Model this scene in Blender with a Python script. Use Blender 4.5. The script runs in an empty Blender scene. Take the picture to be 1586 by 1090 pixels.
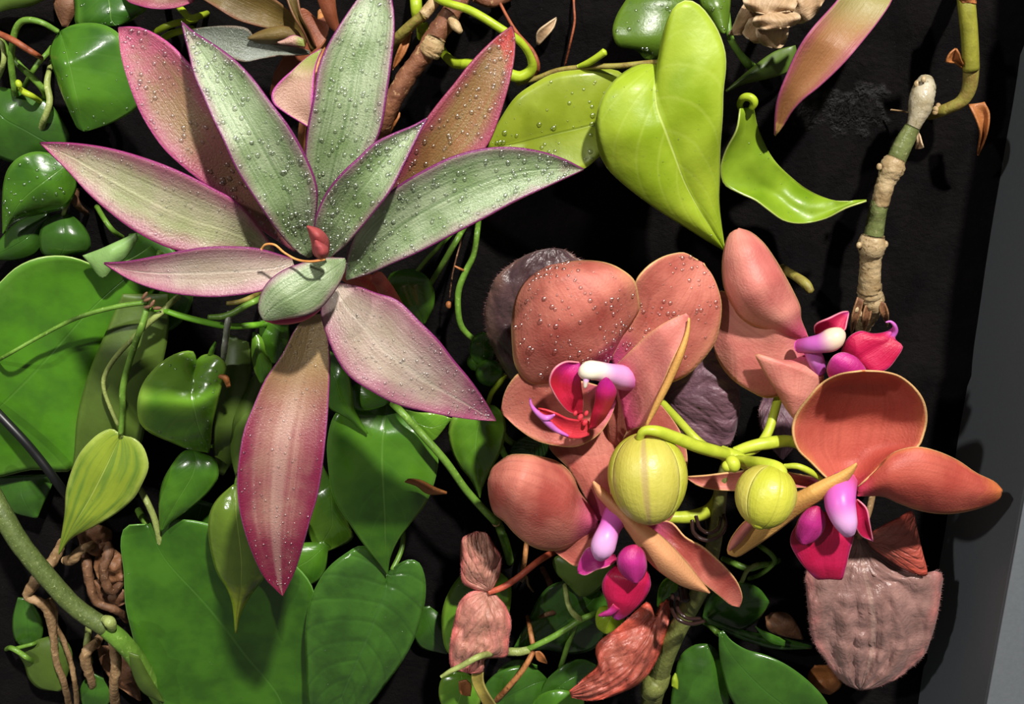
import bpy, math, random
from mathutils import Vector, noise as mnoise
random.seed(7)
scene = bpy.context.scene
COL = scene.collection

# ------------------------------------------------------------------ camera
F, PITCH, ZC = 1700.0, math.radians(20.5), 1.30
FW = Vector((0, math.cos(PITCH), -math.sin(PITCH)))
UP = Vector((0, math.sin(PITCH), math.cos(PITCH)))
RT = Vector((1, 0, 0))
CAM = Vector((0, 0, ZC)) - FW * (.00025 * F)
cd = bpy.data.cameras.new('camera')
cd.sensor_fit = 'HORIZONTAL'; cd.sensor_width = 36.0; cd.lens = 36.0 * F / 1586.0
cd.clip_start = .01
co = bpy.data.objects.new('camera', cd); COL.objects.link(co)
co.location = CAM; co.rotation_euler = (math.pi / 2 - PITCH, 0, 0)
scene.camera = co

# ------------------------------------------------------------------ world, lamps, exposure
w = bpy.data.worlds.new('world'); scene.world = w; w.use_nodes = True
w.node_tree.nodes['Background'].inputs[0].default_value = (1, .97, .93, 1)
w.node_tree.nodes['Background'].inputs[1].default_value = .12

def spot(name, loc, target, power, radius, angle, col):
    d = bpy.data.lights.new(name, 'SPOT'); d.energy = power; d.shadow_soft_size = radius
    d.spot_size = math.radians(angle); d.spot_blend = .9; d.color = col
    o = bpy.data.objects.new(name, d); COL.objects.link(o); o.location = loc
    o.rotation_euler = (Vector(target) - Vector(loc)).to_track_quat('-Z', 'Y').to_euler()
# ceiling spotlights of the room: one high on the right gives the hard shadows, one on the left lights the frame's inner side
spot('ceiling_spot_right_offscreen', (.40, -1.17, ZC + 1.36), (.01, 0, ZC + .03), 240, .037, 36, (1, .965, .90))
spot('ceiling_spot_left_offscreen', (-1.35, -1.65, ZC + 1.36), (0, 0, ZC), 100, .037, 36, (1, .975, .93))
vs = scene.view_settings
vs.view_transform = 'Standard'; vs.look = 'None'; vs.gamma = 1; vs.use_curve_mapping = False; vs.exposure = 0.0

# ------------------------------------------------------------------ placing
MM = .001
HO = 0.0                               # how much further out the current plant stands, in millimetres
def P(px, py, h):                      # the point seen at a pixel, h millimetres in front of the felt
    d = FW + RT * ((px - 793) / F) + UP * ((545 - py) / F)
    h = h + HO * min(1, max(0, h / 20))
    return CAM + d * ((-h * MM - CAM.y) / d.y)
def S(px, py, h):                      # metres per pixel there
    return (P(px, py, h) - CAM).dot(FW) / F

def spline(pts, n):
    """centripetal Catmull-Rom through pts (tuples of equal length), n samples even in arc length"""
    pts = [tuple(float(c) for c in p) for p in pts]
    if len(pts) == 2:
        return [tuple(a + (b - a) * i / (n - 1) for a, b in zip(*pts)) for i in range(n)]
    k = len(pts[0]); q = [tuple(2 * a - b for a, b in zip(pts[0], pts[1]))] + pts + [tuple(2 * a - b for a, b in zip(pts[-1], pts[-2]))]
    dense = []
    for i in range(1, len(q) - 2):
        a, b, c, d = q[i - 1:i + 3]
        def gap(u, v): return max(1e-3, math.dist(u[:2], v[:2])) ** .5
        t0 = 0; t1 = gap(a, b); t2 = t1 + gap(b, c); t3 = t2 + gap(c, d)
        for s in range(12):
            t = t1 + (t2 - t1) * s / 12; o = []
            for e in range(k):
                A1 = (t1 - t) / (t1 - t0) * a[e] + (t - t0) / (t1 - t0) * b[e]
                A2 = (t2 - t) / (t2 - t1) * b[e] + (t - t1) / (t2 - t1) * c[e]
                A3 = (t3 - t) / (t3 - t2) * c[e] + (t - t2) / (t3 - t2) * d[e]
                B1 = (t2 - t) / (t2 - t0) * A1 + (t - t0) / (t2 - t0) * A2
                B2 = (t3 - t) / (t3 - t1) * A2 + (t - t1) / (t3 - t1) * A3
                o.append((t2 - t) / (t2 - t1) * B1 + (t - t1) / (t2 - t1) * B2)
            dense.append(tuple(o))
    dense.append(pts[-1])
    acc = [0]
    for u, v in zip(dense, dense[1:]): acc.append(acc[-1] + math.dist(u, v))
    out = []; j = 0
    for i in range(n):
        s = acc[-1] * i / (n - 1)
        while j < len(acc) - 2 and acc[j + 1] < s: j += 1
        f = (s - acc[j]) / max(1e-9, acc[j + 1] - acc[j]); f = min(1, max(0, f))
        out.append(tuple(a + (b - a) * f for a, b in zip(dense[j], dense[j + 1])))
    return out
def along(H, t):
    if isinstance(H, (int, float)): return H
    x = t * (len(H) - 1); i = min(len(H) - 2, int(x)); f = x - i
    f = f * f * (3 - 2 * f) * .5 + f * .5
    return H[i] + (H[i + 1] - H[i]) * f

# ------------------------------------------------------------------ objects
def thing(name, label, cat, at, group=None):
    o = bpy.data.objects.new(name, None); COL.objects.link(o)
    o.empty_display_size = .01
    o.location = P(*at); o['label'] = label; o['category'] = cat
    if group: o['group'] = group
    return o
def part_empty(name, par, label=None):
    o = bpy.data.objects.new(name, None); COL.objects.link(o); o.parent = par; o.empty_display_size = .01
    if label: o['label'] = label
    return o
def origin(o):
    v = Vector((0, 0, 0))
    while o is not None: v = v + o.location; o = o.parent
    return v
def mesh_obj(name, verts, faces, mat, par=None, uvs=None, label=None, kind=None):
    og = origin(par)
    me = bpy.data.meshes.new(name)
    me.from_pydata([tuple(Vector(v) - og) for v in verts], [], faces)
    if uvs:
        ul = me.uv_layers.new(name='UVMap')
        for lp in me.loops: ul.data[lp.index].uv = uvs[lp.vertex_index]
    me.polygons.foreach_set('use_smooth', [True] * len(me.polygons))
    me.materials.append(MT[mat] if isinstance(mat, str) else mat); me.update()
    o = bpy.data.objects.new(name, me); COL.objects.link(o); o.parent = par
    if label: o['label'] = label
    if kind: o['kind'] = kind
    return o

def leaf(par, name, mat, L, R, H, M=None, cup=2.0, cupR=None, wave=0, wf=3, crumple=0, cs=120, n=30, m=8, th=.55,
         pm=1.0, drops=None, hair=None, label=None, dpar=None, twist=0, fold=0, pleat=0, pk=9):
    """a leaf or petal: left edge L and right edge R from base to tip, midrib M, heights H (mm) along it"""
    l = spline(L, n); r = spline(R, n)
    md = spline(M, 60) if M else None
    ph = random.random() * 6; so = Vector((random.random() * 9, random.random() * 9, random.random() * 9))
    def at(t, v):
        x = t * (n - 1); i = min(n - 2, int(x)); f = x - i
        e = l if v < 0 else r
        ex, ey = (e[i][k] + (e[i + 1][k] - e[i][k]) * f for k in (0, 1))
        if md:
            y = (t ** pm) * 59; j = min(58, int(y)); g = y - j
            mx, my = (md[j][k] + (md[j + 1][k] - md[j][k]) * g for k in (0, 1))
        else:
            mx, my = (((l[i][k] + r[i][k]) + ((l[i + 1][k] + r[i + 1][k]) - (l[i][k] + r[i][k])) * f) / 2 for k in (0, 1))
        a = abs(v); px, py = mx + (ex - mx) * a, my + (ey - my) * a
        env = max(0, math.sin(math.pi * min(1, max(0, t)))) ** .6
        c = cup if v < 0 or cupR is None else cupR
        h = along(H, t) + env * (c * a * a + fold * a) + twist * v * t
        if wave: h += wave * a * a * math.sin(wf * 6.283 * t + ph + (2 if v > 0 else 0))
        if pleat: h += pleat * math.sin(pk * math.atan2(a * 1.2, t + .08) * 2 + ph) * env * (.3 + t)
        q = P(px, py, h)
        if crumple:
            h += crumple * (mnoise.noise(q * cs + so) + .6 * mnoise.noise(q * cs * 2.3 + so)); q = P(px, py, h)
        return q
    V, U, Fc = [], [], []
    for i in range(n):
        for j in range(-m, m + 1):
            t = i / (n - 1); v = j / m; V.append(at(t, v)); U.append((t, (v + 1) / 2))
    w_ = 2 * m + 1
    for i in range(n - 1):
        for j in range(w_ - 1):
            a = i * w_ + j; Fc.append((a, a + 1, a + w_ + 1, a + w_))
    o = mesh_obj(name, V, Fc, mat, par, U, label)
    s = o.modifiers.new('thickness', 'SOLIDIFY'); s.thickness = th * MM; s.offset = 0; s.use_rim = True
    def nrm(t, v):
        a = at(min(1, t + .01), v) - at(max(0, t - .01), v); b = at(t, min(1, v + .03)) - at(t, max(-1, v - .03))
        k = a.cross(b)
        if k.length < 1e-12: return -FW
        k.normalize()
        return k if k.dot(CAM - at(t, v)) > 0 else -k
    host = dpar or o
    if drops: droplets(host, at, nrm, *drops, th)
    if hair: hairs(o, at, nrm, *hair)
    return o

def droplets(par, at, nrm, count, r0, r1, th=.5):
    V, Fc = [], []
    for _ in range(count):
        t, v = random.uniform(.04, .96), random.uniform(-.93, .93)
        c = at(t, v); k = nrm(t, v); r = (r0 + (r1 - r0) * random.random() ** 2.8) * MM
        x = k.orthogonal().normalized(); y = k.cross(x); c = c + k * (th * .45 * MM)
        seg, b = (8 if r > .35 * MM else 6), len(V)
        rings = [(1, -.1), (.93, .30), (.62, .62), (.28, .74)] if r > .35 * MM else [(1, -.1), (.78, .5)]
        for rr, hh in rings:
            for s in range(seg):
                a = 6.2832 * s / seg; V.append(c + (x * math.cos(a) + y * math.sin(a)) * r * rr + k * r * hh)
        V.append(c + k * r * .78)
        for g in range(len(rings) - 1):
            for s in range(seg):
                Fc.append((b + g * seg + s, b + g * seg + (s + 1) % seg, b + (g + 1) * seg + (s + 1) % seg, b + (g + 1) * seg + s))
        top = b + len(rings) * seg; lo = b + (len(rings) - 1) * seg
        for s in range(seg): Fc.append((lo + s, lo + (s + 1) % seg, top))
    mesh_obj('water_droplets', V, Fc, 'water', par, None, None, 'stuff')

def hairs(par, at, nrm, edge, surf, ln):
    V, Fc = [], []
    def one(c, d, l):
        d = d.normalized(); x = d.orthogonal().normalized() * .00009; y = d.cross(x.normalized()) * .00009
        b = len(V); V.extend([c + x, c - x * .5 + y, c - x * .5 - y, c + d * l])
        Fc.extend([(b, b + 1, b + 3), (b + 1, b + 2, b + 3), (b + 2, b, b + 3)])
    jit = lambda s: Vector((random.gauss(0, s), random.gauss(0, s), random.gauss(0, s)))
    for i in range(edge):
        t = random.random(); sg = random.choice((-1, 1))
        c = at(t, sg); d = c - at(t, sg * .9)
        if d.length > 1e-6: one(c, d.normalized() + nrm(t, sg * .9) * .3 + jit(.35), ln * MM * random.uniform(.5, 1.1))
    for i in range(surf):
        t, v = random.uniform(.03, .97), random.uniform(-.95, .95)
        one(at(t, v), nrm(t, v) + jit(.4), ln * MM * random.uniform(.3, .7))
    mesh_obj('fine_hair', V, Fc, 'hair', par, None, None, 'stuff')

def tube(par, name, mat, pts, r=4, n=None, seg=12, label=None, bumps=0, flat=1.0):
    """stem: points (px, py, h[, radius in px])"""
    q = [(p[0], p[1], p[2], p[3] if len(p) > 3 else r) for p in pts]
    n = n or max(8, 6 * len(q)); sp = spline(q, n)
    C = [P(a, b, c) for a, b, c, d in sp]; V, U, Fc = [], [], []
    x = None; so = random.random() * 50
    for i, c in enumerate(C):
        d = (C[min(n - 1, i + 1)] - C[max(0, i - 1)])
        d = d.normalized() if d.length > 1e-9 else Vector((0, 0, 1))
        x = (x - d * x.dot(d)).normalized() if x is not None else d.cross(FW if abs(d.dot(FW)) < .95 else UP).normalized()
        y = d.cross(x); rad = sp[i][3] * S(*sp[i][:3])
        for s in range(seg):
            a = 6.2832 * s / seg; k = rad
            if bumps: k *= 1 + bumps * mnoise.noise(Vector((math.cos(a) * 1.3, math.sin(a) * 1.3, i * .6 + so)))
            V.append(c + (x * math.cos(a) + y * math.sin(a) * flat) * k); U.append((i / (n - 1), s / seg))
    for i in range(n - 1):
        for s in range(seg):
            Fc.append((i * seg + s, i * seg + (s + 1) % seg, (i + 1) * seg + (s + 1) % seg, (i + 1) * seg + s))
    for i, c0 in ((0, C[0]), (n - 1, C[-1])):
        d = (C[0] - C[1]) if i == 0 else (C[-1] - C[-2])
        d = d.normalized() * sp[i][3] * S(*sp[i][:3]) * .45
        V.append(c0 + d); U.append((i / (n - 1), .5)); e = len(V) - 1
        for s in range(seg): Fc.append((i * seg + s, i * seg + (s + 1) % seg, e))
    return mesh_obj(name, V, Fc, mat, par, U, label)

def blob(par, name, mat, c, rx, ry, h, ang=0, depth=None, crumple=0, nu=18, nv=20, sector=None, seam=.0, taper=0, label=None, roll=0):
    """closed rounded body, long axis at ang (degrees, in the picture plane from straight up); sector = (from, to) of its girth"""
    px, py = c; s = S(px, py, h); o = P(px, py, h); a = math.radians(ang)
    ax = UP * math.cos(a) + RT * math.sin(a); si = RT * math.cos(a) - UP * math.sin(a); fr = -FW
    dz = (depth or rx) * s; V, U, Fc = [], [], []
    f0, f1 = sector or (0, 360); so = Vector((random.random() * 9,) * 3)
    for i in range(nu + 1):
        th = math.pi * i / nu
        for j in range(nv + 1):
            f = math.radians(f0 + (f1 - f0) * j / nv + roll); k = math.sin(th) * (1 + taper * math.cos(th))
            u = j / nv
            if sector: k *= 1 + seam * (math.sin(math.pi * u) - .8)
            q = o + ax * ry * s * math.cos(th) + si * rx * s * k * math.cos(f) + fr * dz * k * math.sin(f)
            if crumple: q += (q - o) * crumple * mnoise.noise(q * 260 + so)
            V.append(q); U.append((i / nu, u))
    w_ = nv + 1
    for i in range(nu):
        for j in range(nv): Fc.append((i * w_ + j, i * w_ + j + 1, (i + 1) * w_ + j + 1, (i + 1) * w_ + j))
    ob = mesh_obj(name, V, Fc, mat, par, U, label)
    if sector:
        sm = ob.modifiers.new('thickness', 'SOLIDIFY'); sm.thickness = .0008; sm.offset = -1
    return ob

# ------------------------------------------------------------------ materials
MT = {}
def lin(c):
    return tuple(((x / 255) / 12.92 if x / 255 <= .04045 else ((x / 255 + .055) / 1.055) ** 2.4) for x in c) + (1,)
class G:
    def __init__(s, name):
        s.m = bpy.data.materials.new(name); s.m.use_nodes = True; s.t = s.m.node_tree; s.t.nodes.clear(); MT[name] = s.m
        s.tc = s.n('ShaderNodeTexCoord'); sx = s.n('ShaderNodeSeparateXYZ'); s.l(s.tc.outputs['UV'], sx.inputs[0])
        s.u, s.v = sx.outputs[0], sx.outputs[1]; s.obj = s.tc.outputs['Object']
    def n(s, k): return s.t.nodes.new(k)
    def l(s, a, b): s.t.links.new(a, b)
    def put(s, x, inp):
        if hasattr(x, 'links') or hasattr(x, 'is_output'): s.l(x, inp)
        else: inp.default_value = x
    def math(s, op, a, b=0, c=0):
        k = s.n('ShaderNodeMath'); k.operation = op
        for i, x in enumerate((a, b, c)): s.put(x, k.inputs[i])
        return k.outputs[0]
    def mix(s, f, a, b):
        k = s.n('ShaderNodeMix'); k.data_type = 'RGBA'; s.put(f, k.inputs[0])
        for x, i in ((a, 6), (b, 7)): s.put(lin(x) if isinstance(x, tuple) and len(x) == 3 else x, k.inputs[i])
        return k.outputs[2]
    def step(s, x, a, b, lo=0, hi=1):
        k = s.n('ShaderNodeMapRange'); k.interpolation_type = 'SMOOTHSTEP'
        s.put(x, k.inputs[0])
        if a > b: a, b, lo, hi = b, a, hi, lo
        for i, y in enumerate((a, b, lo, hi)): k.inputs[i + 1].default_value = y
        return k.outputs[0]
    def noise(s, scale, vec=None, det=3, rough=.55):
        k = s.n('ShaderNodeTexNoise'); k.inputs['Scale'].default_value = scale; k.inputs['Detail'].default_value = det
        k.inputs['Roughness'].default_value = rough; s.l(vec or s.obj, k.inputs['Vector']); return k.outputs[0]
    def vec(s, x, y, z=0.0):
        k = s.n('ShaderNodeCombineXYZ')
        for i, q in enumerate((x, y, z)): s.put(q, k.inputs[i])
        return k.outputs[0]
    def out(s, sh): o = s.n('ShaderNodeOutputMaterial'); s.l(sh, o.inputs[0])
    def bump(s, h, st, dist=.0006):
        k = s.n('ShaderNodeBump'); k.inputs['Strength'].default_value = st; k.inputs['Distance'].default_value = dist
        s.l(h, k.inputs['Height']); return k.outputs[0]
    def bsdf(s, col, rough, spec=.5, nrm=None, coat=0, tr=0, trcol=None, sheen=0):
        b = s.n('ShaderNodeBsdfPrincipled'); s.put(col, b.inputs['Base Color']); s.put(rough, b.inputs['Roughness'])
        s.put(spec, b.inputs['Specular IOR Level']); b.inputs['Coat Weight'].default_value = coat; b.inputs['Coat Roughness'].default_value = .12
        b.inputs['Sheen Weight'].default_value = sheen
        if nrm: s.l(nrm, b.inputs['Normal']); s.l(nrm, b.inputs['Coat Normal'])
        if not tr: s.out(b.outputs[0]); return
        t = s.n('ShaderNodeBsdfTranslucent'); s.put(trcol or col, t.inputs[0])
        if nrm: s.l(nrm, t.inputs['Normal'])
        x = s.n('ShaderNodeMixShader'); x.inputs[0].default_value = tr
        s.l(b.outputs[0], x.inputs[1]); s.l(t.outputs[0], x.inputs[2]); s.out(x.outputs[0])

def leaf_mat(name, c1, c2, edge=None, e=(.8, 1.0), tip=None, tipr=(.7, 1.0), base=None, baser=(.3, .0), mid=None, midw=.05, mids=.7,
             streak=None, sk=(2.5, 45), ss=.55, pin=None, pk=9, ps=.8, pst=.4, ns=70, rough=.38, coat=0, tr=.12, bump=.25, bs=900,
             spec=.5, speck=None, spth=.68, rim=None, rimw=.965, pinb=.12, streakb=.3, sheen=0):
    g = G(name)
    nz = g.step(g.noise(ns), .3, .7); a = g.math('ABSOLUTE', g.math('SUBTRACT', g.math('MULTIPLY', g.v, 2), 1))
    c = g.mix(nz, c1, c2); fine = g.noise(bs, det=4)
    h = g.math('MULTIPLY', fine, bump)
    wob = g.math('MULTIPLY', g.math('SUBTRACT', g.noise(ns * 1.7), .5), .5)
    if streak:
        st = g.noise(1.0, g.vec(g.math('MULTIPLY', g.u, sk[0]), g.math('MULTIPLY', g.v, sk[1]), 3.1), 4, .6)
        c = g.mix(g.math('MULTIPLY', g.step(st, .42, .66), ss), c, streak); h = g.math('ADD', h, g.math('MULTIPLY', st, streakb))
    if edge: c = g.mix(g.step(g.math('ADD', a, wob), e[0], e[1]), c, edge)
    if tip: c = g.mix(g.step(g.math('ADD', g.u, wob), tipr[0], tipr[1]), c, tip)
    if pin:
        f = g.math('FRACT', g.math('ADD', g.math('SUBTRACT', g.math('MULTIPLY', g.u, pk), g.math('MULTIPLY', a, ps * pk * .35)), g.math('MULTIPLY', wob, .35)))
        d = g.math('ABSOLUTE', g.math('SUBTRACT', f, .5)); vn = g.step(d, .10, .0)
        c = g.mix(g.math('MULTIPLY', vn, pst), c, pin); h = g.math('SUBTRACT', h, g.math('MULTIPLY', g.step(d, .22, .0), pinb))
    if mid: 
        mk = g.step(a, midw, midw * .25); c = g.mix(g.math('MULTIPLY', mk, mids), c, mid); h = g.math('SUBTRACT', h, g.math('MULTIPLY', mk, .15))
    if speck: c = g.mix(g.step(g.noise(bs * .8, det=2), spth, spth + .04), c, speck)
    if base: c = g.mix(g.step(g.u, baser[0], baser[1]), c, base)
    if rim: c = g.mix(g.step(a, rimw, rimw + .02), c, rim)
    rg = g.math('ADD', rough, g.math('MULTIPLY', g.math('SUBTRACT', nz, .5), .12))
    g.bsdf(c, rg, spec, g.bump(h, 1.0), coat, tr, None, sheen)
def stem_mat(name, c1, c2, c3=None, ns=200, rough=.5, bump=.6, bs=600, tr=0, ustops=None, ringk=0):
    g = G(name); nz = g.step(g.noise(ns, det=4), .35, .65); c = g.mix(nz, c1, c2)
    if c3: c = g.mix(g.step(g.noise(ns * 3, det=3), .6, .7), c, c3)
    if ustops:
        for (u0, u1, cc) in ustops: c = g.mix(g.step(g.u, u0, u1), c, cc)
    g.bsdf(c, rough, .4, g.bump(g.noise(bs, g.vec(g.math('MULTIPLY', g.u, .02), g.math('MULTIPLY', g.v, .02)) if ringk else None, 4), bump, .0006), 0, tr)

# water: clear drops
g = G('water')
fr = g.n('ShaderNodeFresnel'); fr.inputs[0].default_value = 1.22
gl = g.n('ShaderNodeBsdfGlossy'); gl.inputs['Roughness'].default_value = .2; gl.inputs[0].default_value = (1, 1, 1, 1)
tp = g.n('ShaderNodeBsdfTransparent'); tp.inputs[0].default_value = (.97, .97, .97, 1)
rf = g.n('ShaderNodeBsdfRefraction'); rf.inputs['IOR'].default_value = 1.2; rf.inputs['Roughness'].default_value = .0
m1 = g.n('ShaderNodeMixShader'); m1.inputs[0].default_value = .06; g.l(tp.outputs[0], m1.inputs[1]); g.l(rf.outputs[0], m1.inputs[2])
m2 = g.n('ShaderNodeMixShader'); g.l(g.math('ADD', g.math('MULTIPLY', fr.outputs[0], .8), .15), m2.inputs[0]); g.l(m1.outputs[0], m2.inputs[1]); g.l(gl.outputs[0], m2.inputs[2]); g.out(m2.outputs[0])
g = G('hair'); g.bsdf(lin((160, 120, 116)), .5, .4, None, 0, .4)

# felt: black fibre with a wet patch
g = G('felt')
geo = g.n('ShaderNodeNewGeometry').outputs['Position']
fb = g.noise(2600, geo, 4, .7); big = g.noise(55, geo, 4)
wp = P(1322, 168, 0)
vs_ = g.n('ShaderNodeVectorMath'); vs_.operation = 'SUBTRACT'; g.l(geo, vs_.inputs[0]); vs_.inputs[1].default_value = wp
sc_ = g.n('ShaderNodeVectorMath'); sc_.operation = 'MULTIPLY'; g.l(vs_.outputs[0], sc_.inputs[0]); sc_.inputs[1].default_value = (1 / .017, 0, 1 / .009)
ln_ = g.n('ShaderNodeVectorMath'); ln_.operation = 'LENGTH'; g.l(sc_.outputs[0], ln_.inputs[0])
wet = g.step(g.math('ADD', ln_.outputs['Value'], g.math('MULTIPLY', g.math('SUBTRACT', g.noise(160, geo, 4), .5), 2.6)), 1.1, .3)
c = g.mix(g.step(big, .3, .7), (11, 9, 10), (21, 17, 18)); c = g.mix(g.step(g.noise(1500, geo, 2), .70, .78), c, (52, 46, 48))
hh = g.math('ADD', g.math('ADD', g.math('MULTIPLY', fb, .5), g.math('MULTIPLY', g.noise(420, geo, 3), .9)), g.math('MULTIPLY', g.math('MULTIPLY', wet, g.noise(700, geo, 2)), 3.5))
g.bsdf(c, g.math('SUBTRACT', .92, g.math('MULTIPLY', wet, .68)), g.math('ADD', .10, g.math('MULTIPLY', wet, .7)), g.bump(hh, 1.0, .0018))
g = G('frame_metal'); nz = g.noise(900); c = g.mix(g.step(g.noise(240, det=2), .765, .775), g.mix(nz, (88, 92, 97), (100, 104, 108)), (150, 148, 145))
g.bsdf(c, .42, .45, g.bump(nz, .12, .0003))
g = G('frame_face'); nz = g.noise(700); g.bsdf(g.mix(nz, (88, 92, 97), (100, 104, 108)), .45, .45, g.bump(nz, .1, .0003))

# striped purple-edged plant
PUR = (118, 44, 98)
leaf_mat('trad_green', (112, 134, 86), (160, 174, 138), edge=(148, 106, 124), e=(.62, 1.16), tip=(150, 104, 126), tipr=(.8, 1.15), streak=(88, 112, 66), sk=(.9, 26), streakb=.12, ss=.62, rim=PUR, rimw=.957, mid=(96, 122, 76), midw=.09, mids=.35, rough=.36, bs=1700, bump=.42, tr=.08, coat=.25)
leaf_mat('trad_pink', (150, 156, 112), (182, 172, 146), edge=(146, 82, 102), e=(.32, 1.05), tip=(156, 58, 104), tipr=(.68, 1.15), streak=(112, 104, 76), sk=(.9, 26), streakb=.12, ss=.6, rim=(142, 44, 104), rimw=.957, mid=(178, 178, 140), midw=.1, mids=.35, rough=.36, bs=1700, bump=.42, tr=.08, coat=.25)
leaf_mat('trad_blush', (166, 150, 132), (192, 172, 160), edge=(152, 90, 112), e=(.3, 1.1), tip=(154, 66, 106), tipr=(.5, 1.15), streak=(140, 112, 104), sk=(.9, 26), streakb=.12, ss=.5, rim=(126, 44, 100), rimw=.957, mid=(196, 186, 168), midw=.08, mids=.4, rough=.36, bs=1700, bump=.42, tr=.08, coat=.25)
leaf_mat('trad_rose', (146, 84, 86), (160, 118, 104), edge=(124, 36, 66), e=(.35, .95), tip=(126, 24, 60), tipr=(.55, 1.0), base=(150, 124, 82), baser=(.42, .12), streak=(182, 140, 128), sk=(1.2, 12), ss=.6, rim=(136, 56, 104), rimw=.96, mid=(196, 164, 150), midw=.26, mids=.4, rough=.34, bs=1700, bump=.42, tr=.1, coat=.3)
leaf_mat('trad_wine', (152, 92, 92), (142, 110, 78), edge=(158, 68, 100), e=(.35, 1.05), tip=(178, 84, 112), tipr=(.72, 1.0), streak=(138, 118, 80), ss=.5, rim=(180, 70, 130), rimw=.95, rough=.34, bs=1700, bump=.42, tr=.14, coat=.3)
leaf_mat('trad_rust', (148, 96, 62), (128, 96, 56), edge=(150, 62, 84), e=(.45, 1.0), tip=(172, 54, 46), tipr=(.82, .97), streak=(138, 120, 72), ss=.6, rim=(150, 60, 90), rimw=.95, rough=.34, bs=1700, bump=.42, tr=.14, coat=.3)
leaf_mat('trad_silver', (120, 124, 112), (148, 154, 146), edge=(120, 100, 84), e=(.8, 1.1), streak=(96, 112, 84), rough=.3, bs=1500, bump=.8, coat=.3)
leaf_mat('trad_olive', (120, 98, 50), (104, 82, 40), edge=(132, 84, 62), e=(.8, 1.1), streak=(88, 80, 38), rough=.4, tr=.2)
leaf_mat('trad_terracotta', (150, 84, 54), (134, 70, 44), edge=(160, 96, 60), e=(.8, 1.1), streak=(118, 60, 40), rough=.45, tr=.2)
leaf_mat('trad_peach', (190, 150, 134), (176, 136, 116), edge=(178, 92, 142), e=(.7, 1.1), base=(140, 150, 78), baser=(.45, .1), rim=(182, 70, 150), rimw=.93, rough=.36, bs=1600, bump=.6)
leaf_mat('trad_underside', (184, 50, 92), (170, 40, 80), rough=.4)
leaf_mat('trad_bud', (168, 78, 74), (150, 58, 64), rough=.6, edge=(190, 80, 90))
leaf_mat('shoot_leaf', (158, 106, 66), (142, 94, 54), edge=(156, 82, 88), e=(.5, 1.0), tip=(186, 146, 84), tipr=(.92, 1.0), base=(150, 140, 84), baser=(.5, .2), streak=(150, 104, 66), rim=(150, 66, 108), rimw=.955, rough=.45, tr=.15)
stem_mat('thread', (206, 146, 80), (190, 120, 60))
stem_mat('pink_stem', (196, 100, 92), (180, 80, 80), (200, 130, 110))
stem_mat('orange_stem', (186, 128, 76), (150, 92, 54), (120, 70, 40))
stem_mat('bark', (128, 82, 56), (98, 58, 38), (166, 130, 92), ns=160, rough=.65, bump=1.0, bs=500)
stem_mat('bark_pale', (182, 158, 116), (150, 120, 80), (120, 90, 60), ns=260, rough=.6, bump=.9)
# lime vine
leaf_mat('lime', (138, 166, 26), (170, 192, 50), edge=(178, 200, 66), e=(.8, 1.15), mid=(200, 214, 110), midw=.025, mids=.8, pin=(184, 202, 84), pk=6, ps=1.3, pst=.3, rough=.44, tr=.28, bump=.2, bs=420, ns=40, coat=.04, pinb=.05, rim=(212, 220, 140), rimw=.982)
leaf_mat('lime_mid', (104, 138, 22), (142, 172, 40), edge=(150, 178, 48), e=(.8, 1.15), rough=.36, tr=.22, bump=.15, bs=500, ns=45, coat=.15, rim=(196, 206, 120), rimw=.985)
leaf_mat('green_plain', (58, 98, 30), (42, 74, 22), edge=(64, 106, 34), e=(.75, 1.1), mid=(56, 96, 36), midw=.03, mids=.4, rough=.26, tr=.1, bump=.15, bs=420, coat=.35, rim=(84, 130, 62), rimw=.985)
leaf_mat('lime_dull', (128, 144, 32), (144, 160, 42), edge=(160, 176, 52), e=(.8, 1.15), mid=(112, 128, 34), midw=.03, rough=.36, tr=.22, bump=.12, bs=500, rim=(180, 196, 90), rimw=.985)
leaf_mat('lime_dark', (84, 112, 32), (70, 98, 28), edge=(100, 128, 40), e=(.8, 1.1), rough=.35, tr=.15, bump=.15)
stem_mat('stem_yellowgreen', (140, 138, 50), (122, 120, 42), (150, 140, 70), rough=.4, bump=.3)
stem_mat('lime_stem', (176, 196, 50), (160, 182, 40), rough=.38, bump=.2, tr=.15)
stem_mat('olive_stem', (140, 132, 60), (118, 100, 48), (150, 120, 70), rough=.5)
# green foliage
leaf_mat('green', (76, 122, 30), (46, 88, 22), edge=(86, 132, 40), e=(.75, 1.1), mid=(98, 138, 56), midw=.03, mids=.5, pin=(84, 128, 46), pk=7, pst=.12, pinb=.03, rough=.28, tr=.14, bump=.12, bs=420, coat=.3, ns=38, rim=(120, 170, 80), rimw=.985)
leaf_mat('green_bright', (104, 150, 40), (72, 122, 32), edge=(128, 166, 58), e=(.7, 1.1), mid=(120, 168, 72), midw=.03, mids=.5, pin=(108, 150, 54), pk=7, pst=.2, pinb=.05, rough=.24, tr=.16, bump=.12, bs=420, coat=.35, ns=38, rim=(150, 190, 90), rimw=.985)
leaf_mat('green_dark', (58, 98, 32), (42, 74, 24), edge=(66, 108, 36), e=(.75, 1.1), mid=(58, 92, 44), midw=.03, mids=.4, pin=(40, 70, 24), pk=9, pst=.4, rough=.26, tr=.08, bump=.2, bs=420, coat=.35, pinb=.3, rim=(84, 130, 62), rimw=.985)
leaf_mat('green_deep', (62, 106, 26), (46, 84, 20), edge=(70, 116, 34), e=(.75, 1.1), mid=(74, 118, 42), midw=.02, mids=.5, rough=.3, tr=.1, bump=.1, bs=300, coat=.3, rim=(120, 170, 84), rimw=.985)
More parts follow.
